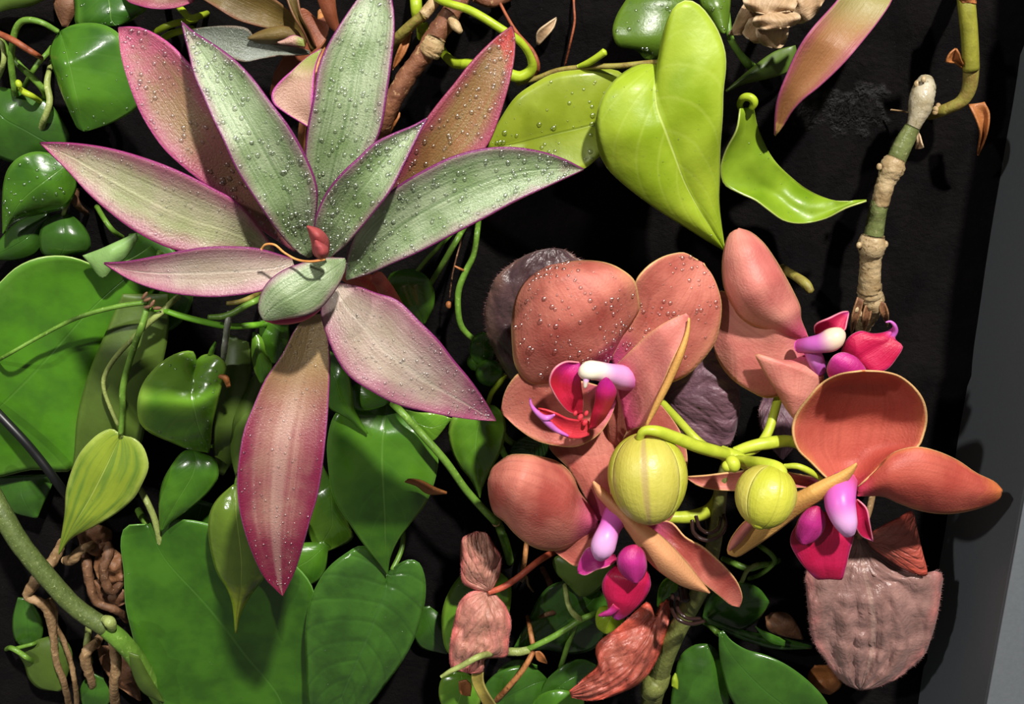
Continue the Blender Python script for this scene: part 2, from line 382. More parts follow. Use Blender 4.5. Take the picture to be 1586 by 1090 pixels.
leaf_mat('green_broad', (76, 130, 26), (60, 106, 22), edge=(88, 136, 40), e=(.7, 1.1), mid=(80, 124, 40), midw=.02, mids=.4, rough=.4, tr=.14, bump=.12, bs=380, coat=.15, rim=(176, 204, 116), rimw=.985)
leaf_mat('olive', (84, 108, 40), (72, 92, 34), edge=(92, 118, 46), e=(.8, 1.1), rough=.42, tr=.15, bump=.15, bs=380)
leaf_mat('pale_under', (140, 178, 104), (124, 162, 88), rough=.45, tr=.2)
leaf_mat('variegated', (142, 160, 50), (128, 148, 44), edge=(166, 184, 84), e=(.75, 1.1), mid=(176, 190, 90), midw=.03, mids=.6, streak=(78, 116, 44), sk=(1.6, 9), ss=.75, rough=.34, tr=.16, bump=.15, bs=420, coat=.25, rim=(190, 208, 120), rimw=.98)
leaf_mat('tip_lime', (92, 116, 36), (80, 104, 32), edge=(110, 134, 46), e=(.75, 1.1), tip=(164, 180, 48), tipr=(.6, .9), mid=(130, 150, 60), midw=.03, rough=.22, tr=.14, bump=.3, bs=300, coat=.6, rim=(150, 168, 84), rimw=.975)
stem_mat('green_stem', (104, 142, 52), (88, 124, 42), (130, 160, 76), rough=.4, bump=.3)
stem_mat('bright_stem', (116, 176, 48), (98, 160, 40), rough=.36, bump=.25)
stem_mat('pale_stem', (150, 162, 92), (130, 142, 76), (170, 178, 116), rough=.45)
stem_mat('speckled_stem', (88, 102, 52), (76, 90, 44), (134, 146, 92), ns=420, rough=.5, bump=.5, ustops=None)
stem_mat('brown_stem', (114, 80, 56), (84, 56, 38), (146, 110, 78), rough=.6, bump=.7)
stem_mat('rust_stem', (150, 80, 48), (120, 60, 36), rough=.55)
stem_mat('tan_root', (158, 128, 92), (124, 96, 64), (180, 150, 112), rough=.6, bump=.8)
stem_mat('grey_root', (150, 152, 140), (110, 116, 96), (190, 192, 184), rough=.25, bump=.5)
stem_mat('red_stem', (176, 84, 58), (152, 62, 44), rough=.5)
leaf_mat('dry_brown', (132, 90, 60), (96, 62, 40), edge=(150, 108, 74), rough=.6, tr=.1, bump=.6)
leaf_mat('dry_orange', (176, 112, 62), (150, 90, 48), rough=.5, tr=.2, bump=.5)
leaf_mat('dry_cream', (190, 160, 124), (164, 130, 94), edge=(206, 180, 146), e=(.6, 1.1), streak=(136, 102, 70), sk=(3, 18), ss=.5, rough=.6, tr=.15, bump=.5)
leaf_mat('yellow_ribbon', (176, 160, 78), (160, 140, 62), edge=(186, 172, 96), rough=.5, tr=.2)
stem_mat('cane_tan', (176, 154, 118), (148, 124, 88), (120, 96, 64), ns=180, rough=.42, bump=.8)
stem_mat('cane_green', (108, 116, 70), (90, 96, 54), (134, 134, 94), ns=180, rough=.22, bump=.6)
stem_mat('cane_grey', (172, 162, 140), (140, 128, 100), (116, 110, 78), ns=180, rough=.22, bump=.6)
g = G('black_plastic'); g.bsdf(lin((16, 16, 18)), .4, .5)
g = G('clip_plastic'); g.bsdf(lin((44, 28, 26)), .25, .5)
# begonia
leaf_mat('begonia_dark', (92, 68, 68), (74, 54, 58), edge=(112, 82, 72), e=(.7, 1.1), pin=(62, 40, 44), pk=5, ps=1.6, pst=.3, rough=.34, bump=.9, bs=420, tr=.06, pinb=.35, coat=.2, sheen=.05, streak=(66, 44, 46), sk=(1.6, 9), ss=.6, streakb=1.6)
leaf_mat('begonia_plum', (118, 84, 96), (100, 68, 82), edge=(132, 98, 106), e=(.7, 1.1), pin=(72, 44, 56), pk=5, ps=1.6, pst=.3, rough=.5, bump=.9, bs=420, tr=.06, pinb=.35, sheen=.05, streak=(78, 50, 60), sk=(1.6, 9), ss=.6, streakb=1.6)
leaf_mat('begonia_mauve', (154, 117, 110), (136, 102, 96), edge=(170, 104, 100), e=(.75, 1.15), pin=(126, 88, 82), pk=5, ps=1.7, pst=.3, mid=(178, 146, 134), midw=.06, mids=.5, rough=.34, bump=.9, bs=480, tr=.08, pinb=.35, coat=.2, sheen=.05, streak=(128, 94, 86), sk=(1.6, 9), ss=.6, streakb=1.6)
leaf_mat('begonia_pink', (182, 130, 112), (196, 124, 112), edge=(198, 96, 92), e=(.65, 1.1), tip=(200, 100, 98), tipr=(.75, 1.1), pin=(140, 96, 76), pk=5, ps=1.7, pst=.3, rough=.45, bump=.9, bs=480, tr=.12, pinb=.35, sheen=.05, streak=(150, 104, 84), sk=(1.6, 9), ss=.6, streakb=1.6)
leaf_mat('begonia_red', (170, 96, 80), (182, 84, 70), edge=(206, 84, 64), e=(.6, 1.1), pin=(140, 66, 56), pk=5, ps=1.7, pst=.3, rough=.38, bump=.9, bs=480, tr=.14, pinb=.35, coat=.15, streak=(140, 72, 60), sk=(1.6, 9), ss=.6, streakb=1.6)
# orchid
def petal_mat(name, c1, c2, edge, base, rimc=(222, 176, 120), br=(.22, .02), tipc=None, tr=.22):
    leaf_mat(name, c1, c2, edge=edge, e=(.78, 1.12), tip=tipc, tipr=(.8, 1.05), base=base, baser=br, streak=tuple(int(x * .86) for x in c1), sk=(1.0, 22), ss=.26,
             ns=45, rough=.46, tr=tr, bump=.34, bs=1100, spec=.3, rim=rimc, rimw=.968, streakb=.03)
petal_mat('petal_coral', (164, 74, 66), (216, 134, 116), (212, 142, 110), (206, 84, 132), br=(.28, .0))
petal_mat('petal_rose', (194, 104, 98), (226, 152, 136), (218, 150, 124), (206, 80, 122), br=(.26, .0))
petal_mat('petal_orange', (172, 70, 60), (196, 98, 82), (208, 124, 80), (198, 60, 92), br=(.16, .0), tipc=(214, 132, 66))
petal_mat('petal_back', (226, 166, 118), (220, 156, 110), (228, 178, 118), (212, 140, 110), br=(.0, .0))
petal_mat('petal_edge', (226, 178, 100), (222, 168, 92), (228, 184, 110), (220, 160, 100), br=(.0, .0))
leaf_mat('lip_magenta', (190, 22, 70), (202, 32, 86), edge=(202, 40, 118), e=(.8, 1.1), tip=(204, 66, 170), tipr=(.8, 1.05), base=(176, 18, 50), baser=(.3, 0), streak=(180, 16, 64), ss=.4, rough=.4, tr=.2, bump=.25, bs=900, rim=(226, 130, 150), rimw=.97)
leaf_mat('lip_violet', (196, 52, 142), (186, 40, 122), edge=(204, 84, 162), e=(.7, 1.1), base=(190, 30, 92), baser=(.4, 0), streak=(176, 36, 118), ss=.35, rough=.4, tr=.2, bump=.2, bs=900, rim=(224, 150, 150), rimw=.96)
leaf_mat('lip_red', (204, 34, 58), (212, 40, 76), tip=(196, 34, 140), tipr=(.5, .95), streak=(184, 20, 44), ss=.4, rough=.38, tr=.2, bump=.2, bs=900, rim=(226, 140, 150), rimw=.965)
leaf_mat('lip_floor', (222, 66, 74), (214, 52, 70), streak=(190, 30, 50), ss=.4, rough=.35, tr=.2, bump=.3, bs=900)
stem_mat('lip_tendril', (206, 120, 200), (196, 92, 186), rough=.4, bump=.1, tr=.15)
def column_mat(name, tip, body, root):
    g = G(name); c = g.mix(g.step(g.u, .42, .78), g.mix(g.step(g.u, .0, .3), root, body), tip); g.bsdf(c, .4, .4, g.bump(g.noise(600), .15, .0004), 0, .15)
column_mat('column_white', (246, 236, 214), (236, 170, 226), (206, 92, 170))
column_mat('column_cream', (226, 204, 178), (198, 100, 186), (190, 72, 150))
column_mat('column_violet', (226, 170, 222), (206, 96, 186), (206, 84, 132))
leaf_mat('bud_green', (198, 196, 70), (182, 186, 52), edge=(210, 208, 104), e=(.75, 1.05), mid=(150, 150, 52), midw=.06, mids=.2, streak=(150, 154, 44), sk=(1.2, 14), ss=.18, rough=.42, tr=.12, bump=.3, bs=700, coat=.1)
leaf_mat('bud_blush', (200, 190, 90), (186, 178, 72), edge=(212, 202, 112), e=(.75, 1.05), mid=(164, 132, 96), midw=.12, mids=.6, streak=(156, 150, 56), sk=(1.2, 14), ss=.18, rough=.42, tr=.12, bump=.3, bs=700)
stem_mat('pedicel', (188, 200, 62), (172, 186, 52), rough=.4, bump=.2, tr=.12)
stem_mat('spike', (112, 118, 60), (96, 100, 50), (136, 136, 84), ns=400, rough=.45, bump=.5)

# ------------------------------------------------------------------ setting
NX, NZ = 150, 110
V, Fc = [], []
for j in range(NZ + 1):
    for i in range(NX + 1):
        x, z = -.36 + .5394 * i / NX, ZC - .30 + .58 * j / NZ
        q = Vector((x, 0, z))
        y = .0022 * mnoise.noise(q * 16) + .0010 * mnoise.noise(q * 48 + Vector((5, 2, 1))) + .0025
        for zs in (.118, -.012, -.142):               # pocket seams, each fold hanging over the next
            d = (z - ZC) - zs - .004 * math.sin(x * 21)
            if 0 <= d < .03: y -= .0035 * math.exp(-d * 120)
        V.append((x, y, z))
for j in range(NZ):
    for i in range(NX): a = j * (NX + 1) + i; Fc.append((a, a + 1, a + NX + 2, a + NX + 1))
wall = mesh_obj('wall_back', V, Fc, 'felt'); wall['kind'] = 'structure'; wall['label'] = 'black felt planting wall behind the leaves'
def box(name, x0, x1, y0, y1, z0, z1, mat, bev=.0008):
    V = [(x, y, z) for x in (x0, x1) for y in (y0, y1) for z in (z0, z1)]
    o = mesh_obj(name, V, [(0, 1, 3, 2), (4, 6, 7, 5), (0, 4, 5, 1), (2, 3, 7, 6), (0, 2, 6, 4), (1, 5, 7, 3)], mat)
    o.data.polygons.foreach_set('use_smooth', [False] * 6)
    b = o.modifiers.new('bevel', 'BEVEL'); b.width = bev; b.segments = 2
    return o
t1 = box('trim_1', .1794, .205, -.055, .006, ZC - .30, ZC + .28, 'frame_metal'); t1['kind'] = 'structure'; t1['label'] = 'dark grey metal return of the planter frame'
t2 = box('trim_2', .1794, .26, -.0562, -.0551, ZC - .30, ZC + .28, 'frame_face', .0003); t2['kind'] = 'structure'; t2['label'] = 'pale grey front face of the planter frame'

# ------------------------------------------------------------------ large purple-edged rosette
D0 = (.12, .80)
HO = 44.0
tr = thing('tradescantia', 'large rosette of green pointed leaves with purple edges, covered in water drops', 'plant', (520, 420, 0))
tube(tr, 'stem', 'pink_stem', [(600, 470, -2, 15), (590, 450, 12, 15), (555, 432, 30, 15), (505, 405, 42, 12)])
tube(tr, 'stem', 'pink_stem', [(622, 490, 10, 11), (600, 452, 30, 12), (585, 430, 38, 11)])
leaf(tr, 'leaf', 'trad_wine', [(455, 390), (400, 352), (345, 305), (295, 268), (255, 232), (235, 205), (215, 170), (198, 125), (187, 85), (183, 46)],
     [(470, 380), (430, 320), (385, 240), (350, 180), (320, 130), (290, 95), (268, 72), (245, 55), (215, 42), (184, 42)], [26, 33, 36, 33, 28], cup=3, drops=(420, *D0))
leaf(tr, 'leaf', 'trad_rust', [(550, 372), (590, 310), (620, 260), (640, 215), (665, 178), (685, 152), (705, 128), (725, 102), (745, 80), (770, 57), (793, 40)],
     [(565, 382), (620, 345), (680, 295), (735, 245), (755, 225), (772, 185), (783, 150), (792, 115), (797, 85), (797, 55), (793, 40)], [28, 33, 36, 34, 30], cup=3, drops=(380, *D0))
leaf(tr, 'leaf', 'trad_green', [(488, 362), (478, 310), (472, 250), (476, 200), (486, 150), (493, 105), (505, 75), (522, 45), (545, 10), (575, -28)],
     [(500, 367), (540, 305), (572, 240), (590, 200), (600, 140), (608, 80), (611, 40), (607, 0), (598, -18), (577, -30)], [36, 44, 46, 44, 38], cup=3.5, drops=(560, .10, .68))
leaf(tr, 'leaf', 'trad_pink', [(425, 387), (400, 350), (375, 320), (355, 305), (330, 292), (300, 276), (260, 258), (215, 242), (175, 231), (135, 224), (100, 221), (62, 221)],
     [(425, 394), (380, 395), (330, 394), (275, 388), (240, 375), (200, 352), (165, 325), (135, 298), (105, 265), (80, 240), (62, 222)], [36, 46, 48, 45, 40], cup=3, drops=(420, .09, .42))
leaf(tr, 'leaf', 'trad_green', [(476, 399), (460, 390), (430, 358), (400, 315), (365, 260), (345, 215), (330, 185), (315, 150), (300, 115), (292, 80), (285, 52), (281, 33)],
     [(484, 396), (487, 350), (492, 310), (490, 285), (478, 252), (450, 200), (420, 160), (390, 120), (360, 90), (325, 65), (300, 50), (281, 33)], [42, 52, 55, 50, 42], cup=3.5, drops=(560, *D0))
leaf(tr, 'leaf', 'trad_rose', [(474, 490), (458, 508), (437, 549), (411, 587), (392, 630), (378, 665), (370, 710), (367, 745), (370, 785), (378, 820), (390, 855), (410, 895), (438, 923)],
     [(500, 485), (508, 520), (511, 560), (510, 600), (507, 650), (503, 690), (497, 740), (490, 775), (482, 800), (470, 843), (456, 887), (438, 923)], [36, 40, 46, 45, 37], cup=2.5, drops=(520, .10, .5))
leaf(tr, 'leaf', 'trad_blush', [(528, 438), (555, 443), (581, 453), (614, 464), (652, 500), (680, 528), (703, 558), (728, 588), (751, 621), (768, 651)],
     [(510, 445), (500, 465), (497, 485), (503, 512), (510, 530), (521, 555), (541, 583), (577, 607), (614, 626), (652, 636), (703, 646), (745, 651), (768, 652)], [40, 47, 49, 45, 38], cup=2.5, drops=(480, .10, .5))
leaf(tr, 'leaf', 'trad_blush', [(452, 400), (400, 385), (353, 382), (320, 383), (290, 387), (265, 392), (220, 401), (187, 406), (161, 407)],
     [(456, 412), (430, 440), (400, 452), (360, 458), (328, 460), (278, 456), (240, 448), (202, 434), (177, 419), (161, 408)], [48, 53, 54, 50, 45], cup=2.5, drops=(260, .08, .34))
leaf(tr, 'leaf', 'trad_green', [(535, 428), (537, 400), (555, 352), (585, 315), (600, 300), (625, 282), (660, 262), (700, 243), (745, 231), (785, 228), (830, 233), (870, 245), (904, 262)],
     [(538, 434), (570, 425), (604, 410), (650, 390), (700, 364), (750, 338), (800, 311), (850, 288), (885, 272), (904, 263)], [44, 53, 56, 54, 48], cup=3.5, drops=(560, .10, .72))
leaf(tr, 'leaf', 'trad_green', [(497, 402), (488, 375), (487, 345), (497, 315), (510, 292), (530, 268), (555, 245), (580, 222), (610, 207), (640, 195), (662, 183)],
     [(508, 402), (535, 380), (560, 352), (585, 322), (605, 295), (628, 250), (645, 215), (655, 195), (662, 183)], [48, 56, 60, 58, 54], cup=3.5, drops=(380, .10, .8))
leaf(tr, 'leaf', 'trad_green', [(534, 400), (501, 400), (466, 408), (438, 419), (415, 437), (403, 460), (401, 480), (408, 494)],
     [(535, 404), (535, 411), (531, 427), (519, 449), (496, 477), (475, 488), (443, 493), (420, 496), (408, 495)], [52, 60, 63, 60], cup=-2, drops=(150, .06, .2), label='small rounded pale green leaf in front')
leaf(tr, 'curled_edge', 'trad_underside', [(410, 494), (440, 492), (470, 487), (497, 475)], [(410, 496), (428, 501), (455, 500), (480, 491), (498, 477)], [57, 57, 56, 54], cup=-1, n=16, m=3, label='magenta underside showing at the curled rim')
leaf(tr, 'flower_bud', 'trad_bud', [(498, 402), (487, 394), (483, 373), (479, 360), (476, 350)], [(500, 402), (508, 391), (508, 371), (496, 356), (477, 350)], [58, 64, 66, 63], cup=-4, n=16, m=5, label='small red bud in the heart')
leaf(tr, 'flower_bud', 'trad_bud', [(497, 402), (490, 394), (487, 382), (489, 372)], [(500, 402), (507, 395), (508, 384), (491, 373)], [64, 68, 68, 66], cup=-3, n=14, m=4)
tube(tr, 'thread', 'thread', [(405, 386, 60), (411, 379, 61), (425, 379, 62), (440, 391, 62), (460, 402, 63), (480, 405, 66), (503, 402, 66)], 2.0, seg=6)

HO = 0.0
# ------------------------------------------------------------------ second rosette behind, at the top
t2_ = thing('tradescantia', 'rust and olive leaved rosette half hidden behind the large purple-edged one', 'plant', (500, 60, 0))
tube(t2_, 'stem', 'orange_stem', [(500, 20, -2, 8), (497, 70, 14, 8), (486, 130, 20, 7), (468, 200, 24, 6), (470, 270, 20, 6)])
leaf(t2_, 'leaf', 'trad_olive', [(472, 72), (440, 50), (400, 41), (365, 30), (335, 12), (305, -8), (285, -30)], [(476, 55), (462, 30), (440, 10), (415, -8), (380, -25), (300, -40)], [20, 26, 28, 24], cup=2, drops=(60, .06, .2))
leaf(t2_, 'leaf', 'trad_silver', [(480, 79), (450, 71), (420, 67), (395, 60), (385, 46), (370, 41), (345, 40), (320, 42), (298, 45)], [(480, 84), (455, 86), (430, 87), (405, 91), (378, 96), (350, 86), (330, 75), (300, 55)], [22, 27, 28, 22], cup=1.5, drops=(160, .06, .3))
leaf(t2_, 'leaf', 'trad_terracotta', [(508, 22), (492, 30), (472, 13), (462, 14), (455, 40), (440, 85), (425, 112), (418, 146)], [(512, 30), (506, 60), (492, 80), (472, 104), (445, 128), (419, 148)], [14, 18, 18, 14], cup=1)
leaf(t2_, 'leaf', 'trad_terracotta', [(524, 52), (512, 42), (500, 20), (488, -12)], [(526, 45), (521, 20), (518, -12)], [22, 24, 24], cup=-1.5, n=16)
leaf(t2_, 'leaf', 'trad_olive', [(482, 80), (470, 50), (455, 25), (440, -12)], [(490, 74), (478, 45), (466, 20), (460, -12)], [26, 30, 30], cup=2.5, n=18)
leaf(t2_, 'leaf', 'trad_olive', [(468, 64), (460, 48), (440, 41), (420, 43), (400, 50), (384, 59)], [(470, 72), (445, 65), (425, 67), (400, 65), (384, 60)], [28, 31, 30], cup=-2.5, n=20)
leaf(t2_, 'curled_edge', 'trad_peach', [(470, 60), (455, 55), (440, 62), (430, 66)], [(472, 72), (458, 71), (442, 69), (431, 67)], [33, 33, 32], cup=-1, n=12, m=4)
leaf(t2_, 'leaf', 'trad_peach', [(497, 75), (476, 88), (450, 111), (425, 136), (420, 149), (424, 161), (440, 174), (463, 188), (487, 202)], [(499, 77), (493, 90), (488, 108), (485, 151), (484, 177), (487, 202)], [28, 40, 42, 42], cup=1.5, drops=(140, .06, .2), label='small pinkish folded leaf with violet edge')
leaf(t2_, 'leaf', 'trad_wine', [(185, -28), (195, 0), (215, 9), (240, 14), (270, 13), (299, 4)], [(200, -40), (250, -38), (290, -22), (301, 2)], [18, 24, 20], cup=1.5, n=20)

# ------------------------------------------------------------------ woody stem at the top
ws = thing('woody_stem', 'brown woody stem with a pale node slanting beside the rust tipped leaf', 'stem', (712, 0, 0))
tube(ws, 'branch', 'bark', [(730, -30, 6, 14), (712, 0, 16, 15), (701, 16, 18, 15), (687, 38, 19, 16), (664, 72, 20, 16), (648, 95, 20, 15), (629, 120, 20, 15), (604, 166, 20, 14), (592, 200, 16, 13), (580, 240, -2, 12)], bumps=.18, n=60)
tube(ws, 'node_ring', 'bark_pale', [(676, 58, 21, 15), (669, 74, 21, 18), (663, 84, 21, 16)], bumps=.15)
tube(ws, 'side_shoot', 'bark_pale', [(680, -10, 14, 10), (670, 6, 18, 9), (656, 24, 20, 9)], bumps=.1)
tube(ws, 'side_shoot', 'olive_stem', [(657, 23, 20, 8), (640, 36, 18, 8), (614, 62, 12, 9), (600, 80, -2, 9)])
tube(ws, 'side_shoot', 'bark_pale', [(700, 30, 22, 8), (706, 40, 24, 8), (714, 50, 25, 4)])
tube(ws, 'side_shoot', 'bark', [(735, -6, 8, 9), (760, 4, 6, 8), (790, -6, 0, 8)])
leaf(ws, 'bark_flake', 'dry_orange', [(632, 45), (620, 70), (612, 90), (608, 108)], [(638, 50), (632, 72), (622, 92), (609, 108)], [12, 14, 12], cup=1, n=12, m=3)
leaf(ws, 'bark_flake', 'dry_orange', [(600, 160), (596, 180), (605, 200), (596, 215)], [(608, 162), (620, 176), (616, 186), (598, 216)], [16, 18, 14], cup=1, n=12, m=3)

# ------------------------------------------------------------------ lime vine
lv = thing('lime_philodendron', 'bright lime green vine with a large heart-shaped leaf', 'plant', (690, 80, 0))
tube(lv, 'vine', 'lime_stem', [(655, -30, -2, 6), (678, -2, 20, 6), (728, 16, 27, 6.5), (775, 44, 29, 6.5), (807, 66, 28, 6), (822, 90, 25, 6), (824, 106, 23, 8), (807, 119, 22, 9), (785, 114, 21, 9), (728, 99, 16, 8), (705, 98, 12, 8), (690, 86, 8, 7), (680, 70, -2, 7)], n=70)
tube(lv, 'vine', 'lime_stem', [(642, -25, -2, 9), (644, 0, 12, 9.5), (646, 26, 12, 8), (650, 40, 6, 6), (652, 60, -2, 6)])
leaf(lv, 'young_shoot', 'lime', [(652, 52), (648, 48), (650, 42), (661, 34)], [(656, 56), (664, 48), (663, 40), (661, 34)], [14, 16, 16], cup=-2, n=12, m=4)
tube(lv, 'petiole', 'olive_stem', [(800, 128, 20, 5), (830, 122, 22, 4.5), (862, 110, 25, 4.5), (905, 104, 28, 4.5), (960, 102, 32, 4.5), (1012, 97, 36, 4.5), (1022, 97, 38, 4)])
tube(lv, 'cut_stub', 'lime_stem', [(895, 103, 28, 3), (912, 97, 30, 5.5), (926, 88, 32, 5.5), (937, 80, 33, 6)])
leaf(lv, 'leaf', 'lime_dull', [(985, 140), (961, 112), (941, 107), (901, 108), (858, 114), (825, 131), (800, 149), (778, 180), (765, 205), (756, 229)],
     [(990, 190), (960, 225), (929, 242), (903, 262), (860, 264), (810, 252), (757, 231)], [26, 30, 30, 26], M=[(988, 168), (921, 192), (860, 207), (800, 222), (757, 230)], cup=-5, cupR=2, fold=3, drops=(130, .15, 1.0))
leaf(lv, 'leaf', 'lime', [(1017, 99), (997, 99), (977, 106), (956, 121), (939, 141), (929, 162), (923, 189), (924, 215), (929, 238), (941, 260), (956, 276), (985, 300), (1020, 325), (1060, 350), (1095, 372), (1123, 388)],
     [(1020, 98), (1022, 86), (1025, 63), (1035, 30), (1047, 8), (1065, 0), (1083, 8), (1100, 28), (1113, 50), (1123, 81), (1124, 106), (1120, 141), (1119, 177), (1115, 227), (1114, 274), (1113, 310), (1117, 350), (1123, 388)],
     [36, 44, 48, 46, 42, 38], M=[(1018, 98), (1016, 130), (1017, 164), (1032, 207), (1047, 247), (1060, 282), (1083, 325), (1107, 362), (1123, 388)], cup=-14, cupR=-10, fold=10, pm=1.25, wave=2.2, wf=2, crumple=.5, cs=70, n=44, m=12, drops=(70, .1, .35), label='large bright lime heart-shaped leaf')
leaf(lv, 'leaf', 'lime_mid', [(1146, 168), (1141, 200), (1123, 235), (1116, 260), (1121, 285), (1145, 299), (1170, 310), (1190, 325), (1215, 342), (1245, 346), (1280, 338), (1310, 322), (1342, 311)],
     [(1168, 166), (1171, 190), (1190, 235), (1215, 265), (1250, 294), (1290, 310), (1342, 310)], [30, 26, 22, 26, 30], cup=6, cupR=-4, wave=3, wf=2.2, crumple=.8, cs=80, n=44, m=10, drops=(40, .1, .35), label='twisted lime leaf with a curled end')
tube(lv, 'curled_tip', 'lime_stem', [(1148, 172, 28, 4), (1146, 160, 30, 5), (1152, 151, 32, 6), (1162, 151, 33, 6.5), (1168, 158, 33, 6.5), (1164, 168, 32, 5)])
tube(lv, 'petiole', 'lime_stem', [(1122, 250, -2, 3), (1119, 262, 12, 3.5), (1124, 270, 24, 4)])
tube(lv, 'cut_stub', 'olive_stem', [(1210, 415, -2, 7), (1232, 428, 6, 7), (1248, 440, 10, 8), (1256, 452, 12, 6)])
tube(lv, 'aerial_root', 'rust_stem', [(888, -15, -1, 2), (889, 10, 3, 2), (890, 33, 4, 2), (883, 68, 4, 1.8), (875, 102, -1, 1.4)], seg=6)
tube(lv, 'aerial_root', 'rust_stem', [(762, -20, -1, 2.5), (772, 0, 4, 2.5), (785, 25, 8, 2.5), (800, 50, 12, 3), (826, 82, 18, 4), (833, 104, 18, 4), (830, 116, 14, 3), (822, 124, -1, 3)], n=40, seg=8)
leaf(lv, 'dry_scrap', 'dry_cream', [(831, 68), (832, 50), (848, 36), (862, 27)], [(835, 70), (846, 58), (858, 42), (862, 28)], [1, 3, 2], cup=1, n=12, m=4)
up = thing('philodendron', 'dull green rounded leaves hanging behind the lime heart-shaped leaf', 'plant', (1050, -20, 0))
leaf(up, 'leaf', 'lime_dark', [(1000, -45), (970, 0), (955, 25), (949, 50), (957, 70), (985, 77), (1000, 92)], [(1060, -45), (1070, 0), (1055, 50), (1030, 85), (1005, 93)], [10, 20, 24, 20], cup=-3, drops=(45, .2, .9))
leaf(up, 'leaf', 'lime_dark', [(1080, -35), (1085, 5), (1100, 28), (1114, 48), (1121, 52)], [(1132, -35), (1131, 0), (1129, 25), (1126, 45), (1122, 52)], [10, 16, 18], cup=-3, drops=(20, .2, .6))
leaf(up, 'leaf', 'olive', [(1232, 70), (1200, 80), (1165, 105), (1124, 141)], [(1236, 92), (1222, 110), (1190, 121), (1150, 130), (1125, 142)], [6, 12, 10], cup=-2, n=20)
tube(up, 'stem', 'green_stem', [(1120, -30, -2, 5), (1126, 20, 10, 5), (1131, 58, 14, 5.5), (1145, 82, 12, 5.5), (1160, 100, 8, 7), (1175, 112, -2, 7)])

# ------------------------------------------------------------------ dried bloom, pink shoot, bent stem, cane
db = thing('dried_bloom', 'crumpled cream dried flower beside the pink pointed leaf', 'dried flower', (1205, 10, 0))
tube(db, 'stalk', 'tan_root', [(1215, -30, -2, 7), (1208, -10, 14, 7), (1204, 20, 24, 7)])
for L_, R_, H_, lb in (
    ([(1205, -20), (1165, -5), (1148, 12), (1138, 35), (1129, 53)], [(1210, 0), (1180, 20), (1165, 40), (1148, 54), (1131, 54)], [26, 30, 26], 1),
    ([(1200, 0), (1168, 20), (1155, 38), (1150, 52), (1165, 64)], [(1215, 5), (1205, 35), (1190, 56), (1178, 66), (1167, 66)], [28, 33, 30], 1),
    ([(1205, 5), (1178, 30), (1170, 50), (1180, 68), (1196, 74)], [(1220, 5), (1222, 40), (1218, 62), (1210, 74), (1198, 74)], [30, 36, 32], 1),
    ([(1215, 20), (1222, 34), (1240, 36), (1258, 28), (1276, 2)], [(1205, 8), (1212, 0), (1235, 0), (1255, -8), (1278, -6)], [30, 34, 28], 1),
    ([(1195, -15), (1165, -20), (1150, -5), (1158, 14), (1185, 22)], [(1215, -18), (1235, -5), (1232, 12), (1212, 24), (1188, 23)], [34, 39, 38], 1),
    ([(1190, 22), (1170, 26), (1165, 36), (1185, 46), (1210, 44)], [(1200, 20), (1228, 18), (1240, 26), (1232, 38), (1212, 44)], [36, 40, 38], 1)):
    leaf(db, 'dried_petal', 'dry_cream', L_, R_, H_, cup=-3, wave=2.5, wf=3, crumple=2.4, cs=95, n=30, m=9, th=.4)
sh = thing('tradescantia_shoot', 'single peach and pink pointed leaf hanging against bare black felt', 'plant', (1345, -60, 0))
leaf(sh, 'leaf', 'shoot_leaf', [(1345, -75), (1320, -35), (1297, 0), (1284, 15), (1257, 45), (1236, 76), (1219, 114), (1205, 151), (1201, 177), (1200, 209)],
     [(1390, -70), (1392, -35), (1382, 0), (1363, 30), (1337, 63), (1307, 98), (1269, 134), (1244, 154), (1226, 174), (1211, 199), (1200, 210)], [14, 30, 38, 36, 30], cup=3, wave=.8, wf=1.5, n=36, drops=(40, .06, .2))
tube(sh, 'stem', 'orange_stem', [(1372, -110, -2, 8), (1370, -85, 10, 8), (1367, -60, 16, 7)])
bs_ = thing('bent_stem', 'green stem bending towards the jointed cane, with dried brown sheaths', 'stem', (1500, -10, 0))
tube(bs_, 'stalk', 'olive_stem', [(1490, -40, -2, 12), (1496, -5, 16, 13), (1501, 50, 20, 12.5), (1504, 108, 20, 12), (1500, 140, 19, 11), (1488, 158, 18, 10), (1470, 167, 16, 9), (1452, 174, 12, 9), (1440, 178, -2, 8)], n=60, label='stem green above and brown at the bend')
tube(bs_, 'green_section', 'stem_yellowgreen', [(1494, -20, 18.5, 13), (1497, 10, 21, 13.3), (1501, 50, 21.5, 13), (1504, 108, 21, 12.6)], label='yellow-green upper section')
leaf(bs_, 'dried_sheath', 'dry_orange', [(1493, 108), (1480, 98), (1466, 96), (1470, 84), (1480, 75)], [(1494, 104), (1489, 94), (1486, 84), (1481, 75)], [20, 24, 26], cup=2, crumple=.8, n=14, m=4)
leaf(bs_, 'dried_sheath', 'dry_orange', [(1500, 162), (1512, 185), (1518, 205), (1516, 225), (1514, 240)], [(1525, 158), (1532, 175), (1530, 200), (1524, 220), (1515, 240)], [18, 18, 12], cup=3, crumple=.8, n=18, m=4)
leaf(bs_, 'dried_sheath', 'dry_orange', [(1490, 4), (1484, -4), (1478, -16)], [(1512, 6), (1510, -4), (1508, -16)], [34, 35, 34], cup=-3, n=10, m=4)
for i in range(5):
    blob(bs_, 'node_bump', 'bark_pale', (1446 + 7 * math.cos(i * 1.3), 164 + 10 * math.sin(i * 1.7)), 4.5, 5.5, 14 + i % 3, ang=i * 40, crumple=.3, nu=8, nv=10)
tube(bs_, 'thread', 'tan_root', [(1380, 170, 2, 1.5), (1395, 172, 5, 1.5), (1408, 174, 8, 1.5)], seg=6)
cn = thing('jointed_cane', 'bare jointed cane of tan and green sections above the orchid', 'stem', (1345, 490, 0))
